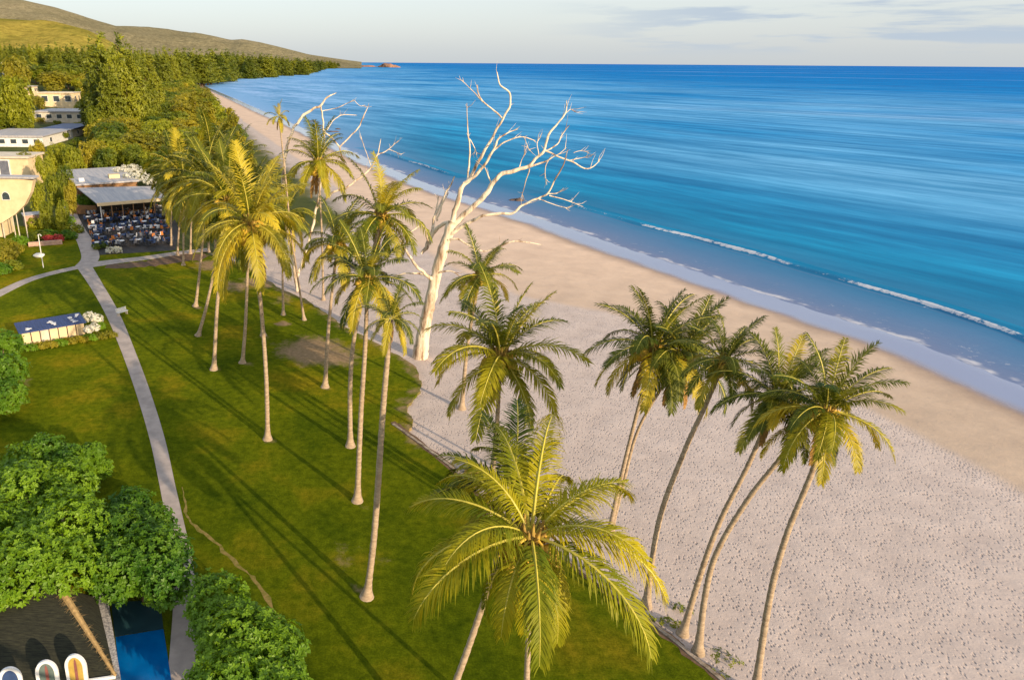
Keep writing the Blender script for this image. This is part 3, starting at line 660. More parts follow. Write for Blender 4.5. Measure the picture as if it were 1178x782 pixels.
limbs=[L((482,418,30),(486,395,24),(491,365,21),(499,328,19),(508,295,18),(514,272,17),(520,255,16),n='trunk'),
 L((518,262,12),(526,234,11),(531,217,9.5),(540,205,8,.3),(552,183,6,.6),(561,167,5.2,.8),(571,149,4.6,1),(580,135,4.2,1),(587,120,3.8,1),(585,107,3.3,1),(575,97,2.8,1),(572,83,2,1)),
 L((534,211,7),(549,200,6,-.5),(560,187,5.5,-.8),(568,172,4.6,-1),(574,160,3.5,-1),(584,153,2.6,-1),(596,148,1.6,-1)),
 L((568,173,3.6,-1),(578,165,3.2,-1.4),(591,159.5,2.6,-1.8),(603,158,2,-2),(616,162,1.2,-2)),
 L((579,137,3.4,1),(568,127,3,1.3),(556,117,2.6,1.6),(550,107,2.2,1.8),(549,98,1.5,1.8)),
 L((556,118,2.2,1.6),(543,104,1.7,2),(531,92,1,2.2)),
 L((538,207,4.5),(539,192,3.6,.8),(541,173,3,1),(538,150,2.4,1.2),(537,119,1.3,1.4)),
 L((540,160,2,1.1),(546,170,1.6,1.2),(549,182,1,1.2)),
 L((516,262,13),(530,250,12),(545,237,11.5,-.5),(560,222,10.5,-1),(571,206,9,-1.4),(580,199,8.5,-1.6),(593,196,8,-1.8),(607,191,7.5,-2),(618,181,6,-2.2),(627,171,5,-2.2),(630,157,4.4,-2.2),(641,143,3.4,-2.2),(650,131,2.6,-2.2),(652,116,1.4,-2.2)),
 L((627,173,4,-2.2),(640,179,3.2,-2.6),(655,185,3,-3),(676,194,2.3,-3.2),(690,185,1.4,-3.2)),
 L((655,185,2,-3),(668,182,1.4,-3),(681,179,.9,-3)),L((660,176,1.3,-3),(668,173.5,1.2,-3),(678,176,.8,-3)),
 L((625,175,3.2,-2.2),(640,167,2.6,-1.6),(646,156,2.2,-1.4),(655,144,1.3,-1.4)),
 L((606,193,5,-2),(624,187,3.4,-2.6),(640,179,2.2,-3),(652,170,1.2,-3.2)),
 L((633,181,2.2,-2.6),(627,193,1.8,-2.8),(629,213,1,-3)),L((650,131,1.8,-2.2),(656,126,1.1,-2),(661,129,.8,-2)),
 L((620,180,2,-2.2),(618,165,1.5,-2),(622,158,.9,-2)),
 L((609,194,2.6,-2),(604,212,1.7,-2),(600,226,1,-2)),L((603,158,1.6,-2),(606,166,1.2,-2),(609,174,.8,-2)),
 L((513,273,9),(525,265,8,-.5),(540,256,7,-1.2),(555,248.5,6.4,-2),(578,246,5.8,-2.6),(593,244,5.4,-3),(604,234,4.6,-3.2),(620,228,4,-3.4),(631,222,3.4,-3.6),(638,207,2.8,-3.8),(648,189,2.2,-4),(653,172,1.2,-4)),
 L((630,223,2.6,-3.6),(641,222,2,-3.8),(649,216,1,-3.8)),L((632,225,2.2,-3.6),(650,230,1.7,-4),(671,238,.9,-4)),L((620,229,2,-3.4),(640,236,1.4,-3.6),(655,240,.9,-3.6)),
 L((566,212,3,-1),(561,201,2.6,-.7),(557,190,1.6,-.5)),L((596,196,2,-1.8),(600,184,1.6,-1.6),(605,176,1,-1.6)),
 L((516,276,5,-.5),(527,275,4,-1),(540,283,3.6,-1.6),(556,289,3.4,-2),(568,286,3.6,-2.4),(585,279,3.4,-2.8),(602,278,3,-3),(624,282,1.6,-3.2)),
 L((518,256,9),(506,260,9,1),(497,270,9.5,1.6),(490,284,9,1.8),(485,292,6,1.8)),
 L((494,280,8,1.6),(497,264,6.5,1.8),(503,243,5,2),(513,222,4,2.2),(523,203,2.2,2.4)),
 L((503,254,5,1.8),(509,234,3.6,1.6),(516,222,2,1.5)),L((498,262,4.5,1.8),(502,240,3,2.2),(505,226,1.6,2.4)),
 L((493,278,4.5,1.6),(486,260,3.2,1.2),(470,269,2.4,1),(458,278,1.2,1)),
 L((500,325,9),(489,316,7,-.6),(477,304,6,-1),(466,287,4.8,-1.2),(458,272,2.5,-1.2)),
 L((500,320,6),(485,315,4.6,.8),(468,314,3.4,1.2),(455,318,1.8,1.4)),
 L((504,314,4,-.4),(518,312,3,-1),(530,318,1.6,-1.4))]
deadtree('dead_tree','huge bleached leafless tree with bare white branches standing on the sand',Y1,b1,limbs)
b2=G(343,335,-.2)
deadtree('dead_tree','slender bare white tree behind the palms, its curved branches against the surf',b2.y,b2,[
 L((343,335,9),(338,300,8),(330,260,7),(326,220,6.5),(327,190,6),(331,168,5),(337,150,4.6),(346,136,4.4),(358,127,4),(369,121,3.6),(376,112,2.8),(387,107,1.2),n='trunk'),
 L((369,121,3),(371,133,3,1),(373,150,3.4,1.5),(381,158,3.2,2),(390,169,3,2),(393,180,2.4,2),(397,185,1.6,2)),
 L((341,320,7,.5),(352,290,6,1.5),(362,250,5.5,2),(370,205,4.6,2),(373,170,4,1.8),(373,150,3,1.5)),
 L((391,169,3,2),(402,158,2.8,2.4),(413,146,2.6,2.6),(418,134,2.2,2.8),(424,121,1.2,2.8)),
 L((376,150,2.6,1.5),(384,138,2,2),(395,132,1.6,2),(411,133,.9,2)),L((371,128,1.8,1),(388,124,1.4,.6),(408,115,.8,.4)),
 L((408,116,1,.4),(414,122,.9,.4),(420,122,.7,.4)),
 L((364,240,4,2),(374,230,4,1),(383,222,4.4,0),(396,217,4.2,0),(410,207,3.8,0),(424,196,3.4,0),(433,181,2.8,0),(438,160,1.2,0)),
 L((435,178,2.4),(447,172,1.8),(458,162,1)),L((427,192,1.6),(420,172,1.2),(416,160,.8)),L((447,172,1.4),(455,175,1),(462,178,.7))])
# ------------------------------------------------------------------ leafy trees
def crown_mesh(name,lobes,n,ls,mat,seed,rosette=5,flat=.35,shell=.55):
    rnd=np.random.RandomState(seed); V=[];Fc=[]
    vol=np.array([a[3]*a[4]*a[5] if len(a)>5 else a[3]**3 for a in lobes])**.67; vol/=vol.sum()
    for lb,fr in zip(lobes,vol):
        c=np.array(lb[:3]); r=np.array(lb[3:6] if len(lb)>5 else [lb[3]]*3)
        m=int(n*fr); d=rnd.normal(size=(m,3)); d/=np.linalg.norm(d,axis=1)[:,None]
        rad=(shell+(1-shell)*rnd.rand(m))**.6
        for k in range(m):
            bumpy=1+.22*noise.noise(Vector(d[k]*2.3)+Vector(c*.37+seed))+.12*noise.noise(Vector(d[k]*6)+Vector((seed,0,0)))
            if noise.noise(Vector(d[k]*3.1)+Vector((seed*3.1,c[0],c[1])))<-.38: continue
            p=c+d[k]*r*rad[k]*bumpy
            if p[2]<.1: continue
            nrm=Vector(d[k]*.8+np.array([0,0,.6])+rnd.normal(size=3)*.35).normalized()
            a=nrm.cross(Vector((rnd.rand()-.5,rnd.rand()-.5,rnd.rand()-.5))).normalized(); b=nrm.cross(a); P=Vector(p)
            for j in range(rosette):
                an=2*math.pi*j/rosette+rnd.rand()*.6; u=a*math.cos(an)+b*math.sin(an); w=nrm.cross(u)
                l=ls*(.7+.6*rnd.rand()); tp=P+u*l+nrm*l*(flat*(rnd.rand()*1.6-.5)); md=P+u*l*.55+nrm*l*.22
                n0=len(V); V+=[P,md-w*l*.30,tp,md+w*l*.30]; Fc.append((n0,n0+1,n0+2,n0+3))
    return mesh(name,V,Fc,mat)
def leafytree(name,label,base,lobes,n,ls,mat,seed,cat='tree',group=None,trunk=True,th=.16,rosette=5):
    root=empty(name,base); tag(root,label,cat,group)
    obj('crown' if trunk else 'foliage',crown_mesh('crown',lobes,n,ls,mat,seed,rosette),root)
    mb=MB()
    if trunk:
        c0=Vector((0,0,-.1)); 
        zmin=min(l[2] for l in lobes); fork=Vector((.1,.05,zmin*.45)); mb.tube([c0,fork*.5,fork],[th*1.5,th*1.1,th],8)
        for l in lobes:
            e=Vector(l[:3]); mb.tube([fork,fork.lerp(e,.5)+Vector((.1,-.1,-.2)),e],[th*.8,th*.55,th*.2],6)
        mb.build('trunk',MT['bark'],root,True)
    return root
def W(px,py,z): return G(px,py,z)
def lobes_px(base,L_):
    out=[]
    for (px,py,z,r,*f) in L_:
        p=G(px,py,z)-base; k=f[0] if f else .8; out.append((p.x,p.y,z,r,r,r*k))
    return out
tb=G(62,690,0)
leafytree('broadleaf_tree','large rounded broadleaf tree filling the lower left corner',tb,lobes_px(tb,[(30,570,3.6,2.9),(78,610,4.2,2.9),(25,650,4.4,2.9),(75,560,3.0,2.4),(-20,620,4.0,3.0),(75,650,4.4,2.0),(30,530,2.2,2.0),(-30,680,4,2.4)]),6400,.26,MT['bush'],3,th=.25)
tb=G(168,690,0)
leafytree('broadleaf_tree','rounded broadleaf tree between the path and the large corner tree',tb,lobes_px(tb,[(140,620,3.2,2.5),(175,640,3.4,2.4),(190,665,3.0,1.8),(135,655,3.4,2.1),(150,585,2.2,1.8),(175,600,2.0,1.6)]),4600,.25,MT['bush'],4,th=.22)
tb=G(108,545,0)
leafytree('broadleaf_tree','small upright broadleaf tree behind the two large corner trees',tb,lobes_px(tb,[(106,522,2.6,1.1),(100,535,1.8,1.2),(115,538,1.7,1.0)]),900,.24,MT['bush'],5,th=.12)
tb=G(60,540,0)
leafytree('broadleaf_tree','leafy tree with pale tips just above the large corner tree',tb,lobes_px(tb,[(52,520,2.8,1.8),(80,528,2.6,1.4),(25,545,2.4,1.6)]),1500,.25,MT['bush'],6,th=.14)
tb=G(285,790,0)
leafytree('broadleaf_tree','rounded broadleaf tree right of the path at the bottom edge',tb,lobes_px(tb,[(250,690,3.0,1.9),(275,735,3.6,2.2),(312,750,3.4,2.0),(265,790,3.6,2.2),(310,800,3.2,2.2),(250,715,3.0,1.6)]),4600,.25,MT['bush'],7,th=.22)
tb=G(-5,470,0)
leafytree('hedge_shrub','bright yellow-green shrub at the left edge beside the blue roofed kiosk',tb,lobes_px(tb,[(5,395,3.0,2.0),(10,425,3.2,1.9),(8,455,2.4,1.9),(-20,430,3.4,2.8)]),2600,.26,MT['bush'],8,cat='shrub')
# forest prototypes
def proto_bushy(seed,mat):
    rnd=random.Random(seed); lob=[(0,0,.52,.34,.34,.34)]
    for i in range(9):
        a=i*2.4; r=.20+rnd.random()*.16; z=.30+rnd.random()*.48; q=.15+rnd.random()*.13; lob.append((math.cos(a)*r,math.sin(a)*r,z,q,q,q*1.05))
    L2=[tuple(v*10 for v in l) for l in lob]
    me=crown_mesh('crown',L2,1500,.52,mat,seed,4); return me,10.0
def proto_pine(seed,mat):
    rnd=random.Random(seed); lob=[]
    for i in range(10):
        q=i/9; z=1.6+q*8.0; r=(1-q)**.8*1.9+.25
        for k in range(3 if q<.8 else 1):
            a=k*2.1+i*1.3; off=r*.55 if q<.8 else 0
            lob.append((math.cos(a)*off,math.sin(a)*off,z+rnd.uniform(-.3,.3),r*.62,r*.62,.62))
    me=crown_mesh('crown',lob,1300,.36,mat,seed,4,flat=.9); return me,10.0
def proto_wisp(seed,mat):
    rnd=random.Random(seed); lob=[]
    for i in range(9):
        z=2.5+i*.85; lob.append((rnd.uniform(-.5,.5),rnd.uniform(-.5,.5),z,.75*(1-abs(i/8-.5)),.75*(1-abs(i/8-.5)),.7))
    return crown_mesh('crown',lob,420,.4,mat,seed,4),10.0
tm=MB(); tm.tube([(0,0,-.3),(.1,0,2.5),(0,.1,5),(0,0,8.6)],[.22,.17,.12,.04],7)
for a in range(5):
    an=a*1.3; tm.tube([(0,0,2.6+a*.7),(math.cos(an)*1.2,math.sin(an)*1.2,4+a*.7)],[.09,.03],5)
TM=tm.me('trunk',MT['bark'],True)
PB=[proto_bushy(s,MT[m])[0] for s,m in ((1,'forest'),(2,'forest'),(3,'forest_gold'),(4,'forest'),(5,'forest_gold'))]
PP=[proto_pine(s,MT['pine'])[0] for s in (11,12,13)]
PW=[proto_wisp(s,MT['forest_gold'])[0] for s in (21,22)]
def tree(me,pos,h,w,label,group,name='coastal_tree',rz=None):
    r=empty(name,pos,random.random()*6.3); tag(r,label,'tree',group)
    s=(h/10*w,h/10*w,h/10)
    obj('crown',me,r,scale=s); obj('trunk',TM,r,scale=s); return r
def ttop(me,px,ytop,Y,w,label,group,name='coastal_tree',hmin=5,wpx=None):
    p=at(px,ytop,Y); z=tz(p.x,p.y); h=max(p.z-z,hmin)
    if wpx: w=wpx*Y/F/11/(h/10)
    if wpx: print('tree',px,ytop,round(Y),'h',round(h,1),'zt',round(z,1))
    return tree(me,Vector((p.x,p.y,z)),h*1.0,w,label,group,name)
cnt=0; pts=[]
rnd=random.Random(5)
def project(x,y,z):
    v=Vector((x,y,z-H)); f=o_.normalized(); dd=v.dot(f); return CX+F*v.dot(rx)/dd, 391-F*v.dot(up)/dd
tries=0
while cnt<230 and tries<30000:
    tries+=1
    Y=150*math.exp(rnd.random()*1.9); X=-rnd.uniform(.03,.62)*Y-5
    d=float(inland([(X,Y)])[0])
    if d<(30 if Y>185 else 60)+Y*.01 or d>60+Y*.3: continue
    z=tz(X,Y); h=rnd.uniform(8.5,13.5)*(1+.25*min(1,(Y-150)/500))
    px,py=project(X,Y,z+h*.5)
    if px<(116 if Y<470 else 92) or px>320: continue
    if Y<188 and px<150: continue
    bx,by=project(X,Y,z); hw=h*.55*F/Y
    if bx+hw>float(np.interp(by,[75,92,105,118,150,190,215],[195,205,222,243,266,288,304])): continue
    if px<205 and Y<222: continue
    sp=3.6+Y/75
    if any((X-a)**2+(Y-b)**2<sp*sp for a,b in pts): continue
    pts.append((X,Y)); e=rnd.random(); side='seaward edge' if d<45+Y*.03 else 'heart'
    k=rnd.randrange(5); kind=['mid green','mossy green','golden green','dark green','yellow leaved'][k]
    zone='nearest the terrace roof' if Y<210 else ('halfway up the bay' if Y<380 else 'far up the bay')
    tree(PB[k],Vector((X,Y,z-.3)),h,rnd.uniform(1.0,1.35),f'{kind} bushy coastal tree at the {side} of the belt, {zone}','bushy trees of the coastal belt'); cnt+=1
print('bushy',cnt)
# tall pines poking above the belt
for i,(px,yt,Y) in enumerate([(112,37,340),(118,43,330),(104,47,330),(134,38,350),(139,45,345),(145,52,330),(128,50,320),(108,55,360),(150,60,330),(124,62,300),(110,60,300),(156,66,340),(142,68,300),(122,66,290),(165,70,350),(176,74,380)]):
    ttop(PP[i%3],px,yt,Y,.95,['tallest pointed pine standing above the tree belt','second tall pointed pine beside the tallest one'][i] if False else f'tall pointed pine rising above the tree belt below the hills','tall pines above the belt','pine_tree')
n=0
for i in range(142):
    px=-20+i*2.95+rnd.uniform(-1.5,1.5); 
    Y=float(np.interp(px,[-20,100,200,260,345,398],[760,720,900,1500,2300,5200]))*rnd.uniform(.85,1.15)
    yt=float(np.interp(px,[-20,60,100,180,250,300,345,398],[50,52,56,58,60,63,67.5,71.5]))+rnd.uniform(-3.5,4.5)*(1 if px<300 else .3)
    far='on the far headland' if px>230 else ('in the long row below the hills' if px>110 else 'in the row behind the hillside houses')
    ttop(PP[i%3],px,yt,Y,rnd.uniform(.8,1.5) if px<200 else (rnd.uniform(1.2,2) if px<340 else 2.6),f'distant dark pine {far}','distant pines','pine_tree'); n+=1
# wispy saplings at the seaward edge
for i,(px,yt,Y) in enumerate([(263,124,232),(268,132,225),(284,162,185),(275,150,200),(223,104,330),(232,112,300),(244,117,270)]):
    ttop(PW[i%2],px,yt,Y,1.3,'slender wispy golden tree at the edge of the sand','wispy trees at the sand edge')
# mid-distance leafy trees on the left, round the houses
for i,(px,yt,Y,w,k,l) in enumerate([(8,84,330,1.2,0,'bushy tree below the small white house'),(18,86,330,1.0,1,'bushy tree left of the cream hillside house'),(60,80,560,1.2,2,'golden tree above the cream hillside house'),(12,112,335,1.3,0,'broad tree at the left edge beside the terraced houses'),(-4,118,330,1.3,3,'dark broad tree cut by the left edge beside the houses'),(22,130,328,.8,3,'dark tree against the lowest hillside house'),(110,94,400,.8,0,'tree at the right end of the hillside houses'),(112,118,290,.8,3,'dark tree right of the blue roofed house'),(114,140,250,.9,4,'golden tree just right of the blue flat roof'),(40,160,215,.6,4,'small golden tree in front of the grey flat roof'),(62,163,205,.8,1,'leafy tree in the courtyard before the terrace'),(82,165,200,.8,0,'leafy tree behind the terrace roof, left corner'),(104,158,205,.9,4,'golden tree behind the terrace roof'),(28,172,195,.6,4,'small golden tree by the glass fronted building'),(118,168,200,.9,1,'green tree behind the right end of the terrace roof'),(50,178,180,.6,1,'low tree between the cream building and the terrace'),(70,188,170,.65,3,'dark tree just left of the terrace roof'),(60,200,158,.6,0,'tree with trailing leaves left of the terrace'),(78,205,150,.5,4,'golden tree at the left corner of the terrace roof'),(135,160,215,1,0,'tree close behind the terrace roof ridge'),(155,165,205,1,1,'mossy tree behind the right corner of the terrace roof'),(172,172,195,.9,3,'dark tree behind the terrace side palms'),(40,205,150,.5,3,'dark small tree beside the raised cream building'),(14,60,460,1.0,2,'golden tree beside the small white house'),(50,230,138,.55,0,'green tree over the garden wall by the terrace path'),(68,228,136,.5,3,'dark tree where the terrace path begins'),(75,72,620,1.2,1,'mossy tree behind the grey roofed house'),(38,72,620,1.2,0,'green tree above the row of hillside houses'),(110,80,420,1.2,2,'golden tree at the foot of the tall pines'),(190,175,190,.9,0,'green tree behind the terrace palms'),(205,160,215,1,3,'dark tree over the terrace palms'),(222,165,205,1,0,'green tree between the palms and the sand'),(240,160,210,1,4,'golden tree close to the sand behind the palms')]):
    ttop(PB[k],px,yt,Y,w*1.25,l,'trees among the buildings',hmin=3,wpx=w*36)
# ------------------------------------------------------------------ buildings
def frame(A,B):
    A=Vector((A[0],A[1],0));B=Vector((B[0],B[1],0)); return math.atan2(B.y-A.y,B.x-A.x),(B-A).length
def house(label,px0,px1,pyb,hgt,depth,wallm,roofm,cat='house',wins=3,eave=.5,name='house',base=None,door=False,roof_h=.35):
    b=hit(px0,pyb); e=at(px1,pyb,b.y); print('house',px0,pyb,[round(v) for v in b]); wd=(e.x-b.x); root=empty(name,(b.x,b.y,b.z-.3)); tag(root,label,cat)
    m=MB(); m.b(0,wd,0,depth,-3,hgt); m.build('wall',wallm,root)
    m=MB(); m.b(-eave,wd+eave,-eave,depth+eave,hgt+.003,hgt+roof_h); m.b(-eave,wd+eave,-eave-.1,-eave,hgt-.15,hgt+roof_h+.2); m.build('roof',roofm,root)
    for i in range(wins):
        x=(i+.5)*wd/wins; w=wd/wins*.28; m=MB(); m.b(x-w,x+w,-.09,-.003,hgt*.35,hgt*.8); f=m.build('window',MT['white'],root)
        m=MB(); m.b(x-w*.88,x+w*.88,-.13,-.093,hgt*.38,hgt*.77); m.build('pane',MT['glass'],f)
    for i in range(2):
        y=(i+.5)*depth/2; m=MB(); m.b(wd+.003,wd+.06,y-1,y+1,hgt*.35,hgt*.8); f=m.build('window',MT['white'],root)
        m=MB(); m.b(wd+.063,wd+.09,y-.88,y+.88,hgt*.38,hgt*.77); m.build('pane',MT['glass'],f)
    return root
house('cream two level hillside house with flat roof, highest of the terraced row',46,86,122,8,12,MT['cream'],MT['cream2'])
house('wide cream hillside house with long grey terrace roof in the middle of the row',40,98,140,5.0,24,MT['cream2'],MT['roofgrey'],wins=5)
house('blue flat roofed house in the shade below the cream hillside houses',49,84,158,3.6,26,MT['cream2'],MT['roofblue'],wins=4)
house('long low house with grey-blue flat roof at the left edge',-30,50,169,4.0,32,MT['white'],MT['roofgrey'],wins=6)
house('small white house high on the left, half hidden by trees',3,12,86,11,6,MT['white'],MT['cream2'],wins=1)
house('small grey roofed house among trees above the cream row',70,88,94,8,10,MT['cream2'],MT['roofgrey'],wins=2)
house('low outbuilding with pale walls among the trees left of the cream row',19,40,108,5,6,MT['cream'],MT['roofgrey'],wins=2)
for i,(px,yt,Y,k,wp,l) in enumerate([(44,110,430,2,16,'golden shrubby tree between the two upper hillside houses'),(92,112,420,3,18,'dark tree at the right end of the upper hillside house'),(46,136,370,4,12,'golden small tree on the slope left of the blue roof'),(66,139,360,1,10,'mossy small tree in front of the middle hillside house'),(90,140,345,0,14,'green tree right of the blue roofed house'),(57,154,300,4,14,'golden shrub on the lane below the blue roofed house'),(72,152,305,1,16,'mossy shrubby tree on the lane below the blue roofed house'),(84,158,280,3,18,'dark tree where the lane meets the coastal belt')]):
    ttop(PB[k],px,yt,Y,1,l,'trees among the buildings',hmin=3,wpx=wp)
# glass fronted building at the left edge
b=G(-45,214,0); root=empty('glass_building',(b.x,b.y,-.2)); tag(root,'white framed building with tall glazed front at the left edge','building')
e=at(36,214,b.y); wd=e.x-b.x; m=MB(); m.b(0,wd,.3,10,0,7.6); m.build('wall',MT['cream'],root)
m=MB(); m.b(-.3,wd+.5,-.3,10.4,7.603,8.1); m.build('roof',MT['cream2'],root)
gx=(at(15,214,b.y)-b).x
for i in range(4):
    x1=gx-i*3.1; m=MB(); m.b(x1-3.0,x1,.05,.297,.8,7.3); f=m.build('window',MT['white'],root); m=MB(); m.b(x1-2.7,x1-.3,-.02,.047,1.1,7.0); m.build('pane',MT['slate'],f)
# raised cream building with arched window
zf=4.3; A=G(-60,262,zf); B=G(38,262,zf)
b=G(-40,262,0); Yb=G(20,275,0).y
root=empty('raised_building',(at(0,262,Yb).x,Yb,0)); tag(root,'cream building raised on thin posts with an arched window and swept-up wall','building'); ox=root.location.x
def lp(px,py): p=at(px-5,py,Yb); return (p.x-ox,p.z)
out=[lp(-60,204),lp(0,203),lp(43,208),lp(40,222),lp(33,236),lp(22,247),lp(8,256),lp(-10,262),lp(-60,270)]
V=[(x,0,z) for x,z in out]+[(x,1.4,z) for x,z in out]; nn=len(out)
root_m=mesh('wall',V,[tuple(range(nn)),tuple(reversed(range(nn,2*nn)))]+[(i,i+nn,(i+1)%nn+nn,(i+1)%nn) for i in range(nn)],MT['cream']); obj('wall',root_m,root)
x0,z0=lp(-60,204); x1,z1=lp(45,206); m=MB(); m.add([(x0,-.5,z0+.05),(x1,-.5,z1+.05),(x1,1.9,z1+.05),(x0,1.9,z0+.05),(x0,-.5,z0+.4),(x1,-.5,z1+.4),(x1,1.9,z1+.4),(x0,1.9,z0+.4)],[(3,2,1,0),(4,5,6,7),(0,1,5,4),(1,2,6,5),(2,3,7,6),(3,0,4,7)]); m.build('roof',MT['roofgrey'],root)
wx,wz=lp(12,227); m=MB(); V=[(wx-.75,-.06,wz-.5),(wx+.75,-.06,wz-.5)]+[(wx+.75*math.cos(a),-.06,wz+.2+.8*math.sin(a)) for a in np.linspace(0,math.pi,9)]
m.add(V,[tuple(range(len(V)))]); fw=m.build('window',MT['glass'],root)
m=MB(); m.tube([Vector(v)+Vector((0,-.03,0)) for v in V]+[Vector(V[0])+Vector((0,-.03,0))],.07,4); m.build('frame',MT['white'],fw)
for px,pt in ((29,238),(21,246),(17,250),(5,256)):
    x,z=lp(px,pt); m=MB(); m.tube([(x,.8,-.1),(x,.8,z+.25)],.10,8); m.build('post',MT['cream2'],root)
m=MB(); x2,_=lp(2,260); m.b(x2-22,x2,1.6,6.5,0,3.5); m.build('lower_wall',MT['cream'],root)
# terrace pavilion
zr=3.9; A=G(114,235,zr); B=G(190,229,zr); rz,wd=frame(A,B); root=empty('pavilion',(A.x,A.y,.0),rz); tag(root,'open sided cafe pavilion with pale metal roof and cream fascia','pavilion')
Mi=root.matrix_basis.inverted() if False else (Matrix.Translation((A.x,A.y,0))@Matrix.Rotation(rz,4,'Z')).inverted()
def loc(px,py,z): return Mi@G(px,py,z)
bl=loc(89,217,zr+.5); br=loc(176,215,zr+.5); 
m=MB(); V=[(-.4,-.3,zr),(wd+.4,-.3,zr),(br.x,br.y,zr+.5),(bl.x,bl.y,zr+.5)]; m.add(V+[(a,b_,c+.18) for a,b_,c in V],[(3,2,1,0),(4,5,6,7),(0,1,5,4),(1,2,6,5),(2,3,7,6),(3,0,4,7)]); m.build('roof',MT['roofgrey'],root)
m=MB(); m.b(-.45,wd+.45,-.42,-.303,zr-.35,zr+.32); m.build('fascia',MT['cream'],root)
nb=7
for i in range(nb):
    x=.2+(wd-.4)*i/(nb-1); m=MB(); m.b(x-.09,x+.09,0,.18,0,zr-.003); m.build('post',MT['white'] if i in(0,) else MT['wood'],root)
dep=min(bl.y,br.y)
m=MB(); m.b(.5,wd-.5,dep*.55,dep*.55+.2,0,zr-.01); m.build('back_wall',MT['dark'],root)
m=MB(); m.b(1.5,wd-3,dep*.35,dep*.35+.8,0,1.1); m.build('counter',MT['wood'],root)
# rear hall with weathered roof
ul=loc(84,194,5.6); ur=loc(152,191,5.6); lo_=bl.y+.6; 
root2=empty('cafe_hall',(A.x,A.y,0),rz); tag(root2,'cafe hall with weathered grey roof sheets behind the open pavilion','building')
m=MB(); m.b(bl.x,br.x-2.5,lo_,ul.y,0,5.0); m.build('wall',MT['wood'],root2)
m=MB(); m.b(bl.x-.5,br.x-2,lo_-.5,ul.y+.5,5.003,5.35); m.build('roof',MT['roofgrey'],root2)
m=MB(); m.b(bl.x+1,bl.x+2.2,lo_+3,lo_+4.2,5.353,6.1); m.build('vent',MT['white'],root2)
m=MB(); m.b(br.x-8,br.x-5.5,lo_+5,lo_+7,5.353,6.2); m.build('vent',MT['cream'],root2)
leafytree('rooftop_creeper','pale flowering creeper sprawled over the right end of the hall roof',Vector((0,0,0)),[tuple((lambda p:(p.x,p.y,5.6))(G(px,py,5.6)))+(r,r,.9) for px,py,r in ((140,196,2.2),(150,193,2.6),(158,198,2.4),(165,204,2.2),(150,203,2.2),(172,208,1.6))],700,.34,MT['white_flower'],31,cat='climbing plant',trunk=False)
m=MB(); p0=G(84,246,0); p1=G(112,247,0); r_,w_=frame(p0,p1); m.b(0,w_,-.1,.15,0,2.0); tag(m.build('timber_fence',MT['wood'],None,loc=p0,rot=(0,0,r_)),'brown timber screen at the left end of the terrace','fence')
leafytree('hedge_shrub','clipped green shrub above the brown timber screen',G(96,243,0),[(0,1.4,2.2,2.6,1.3,1.5),(3,1.6,2.3,2.2,1.3,1.3)],700,.3,MT['bush'],33,cat='shrub',trunk=False)
# terrace floor
t=sheet('terrace',[(104,294),(202,288),(206,262),(192,236),(86,240),(97,262)],.014,MT['dark']); t['kind']='structure'
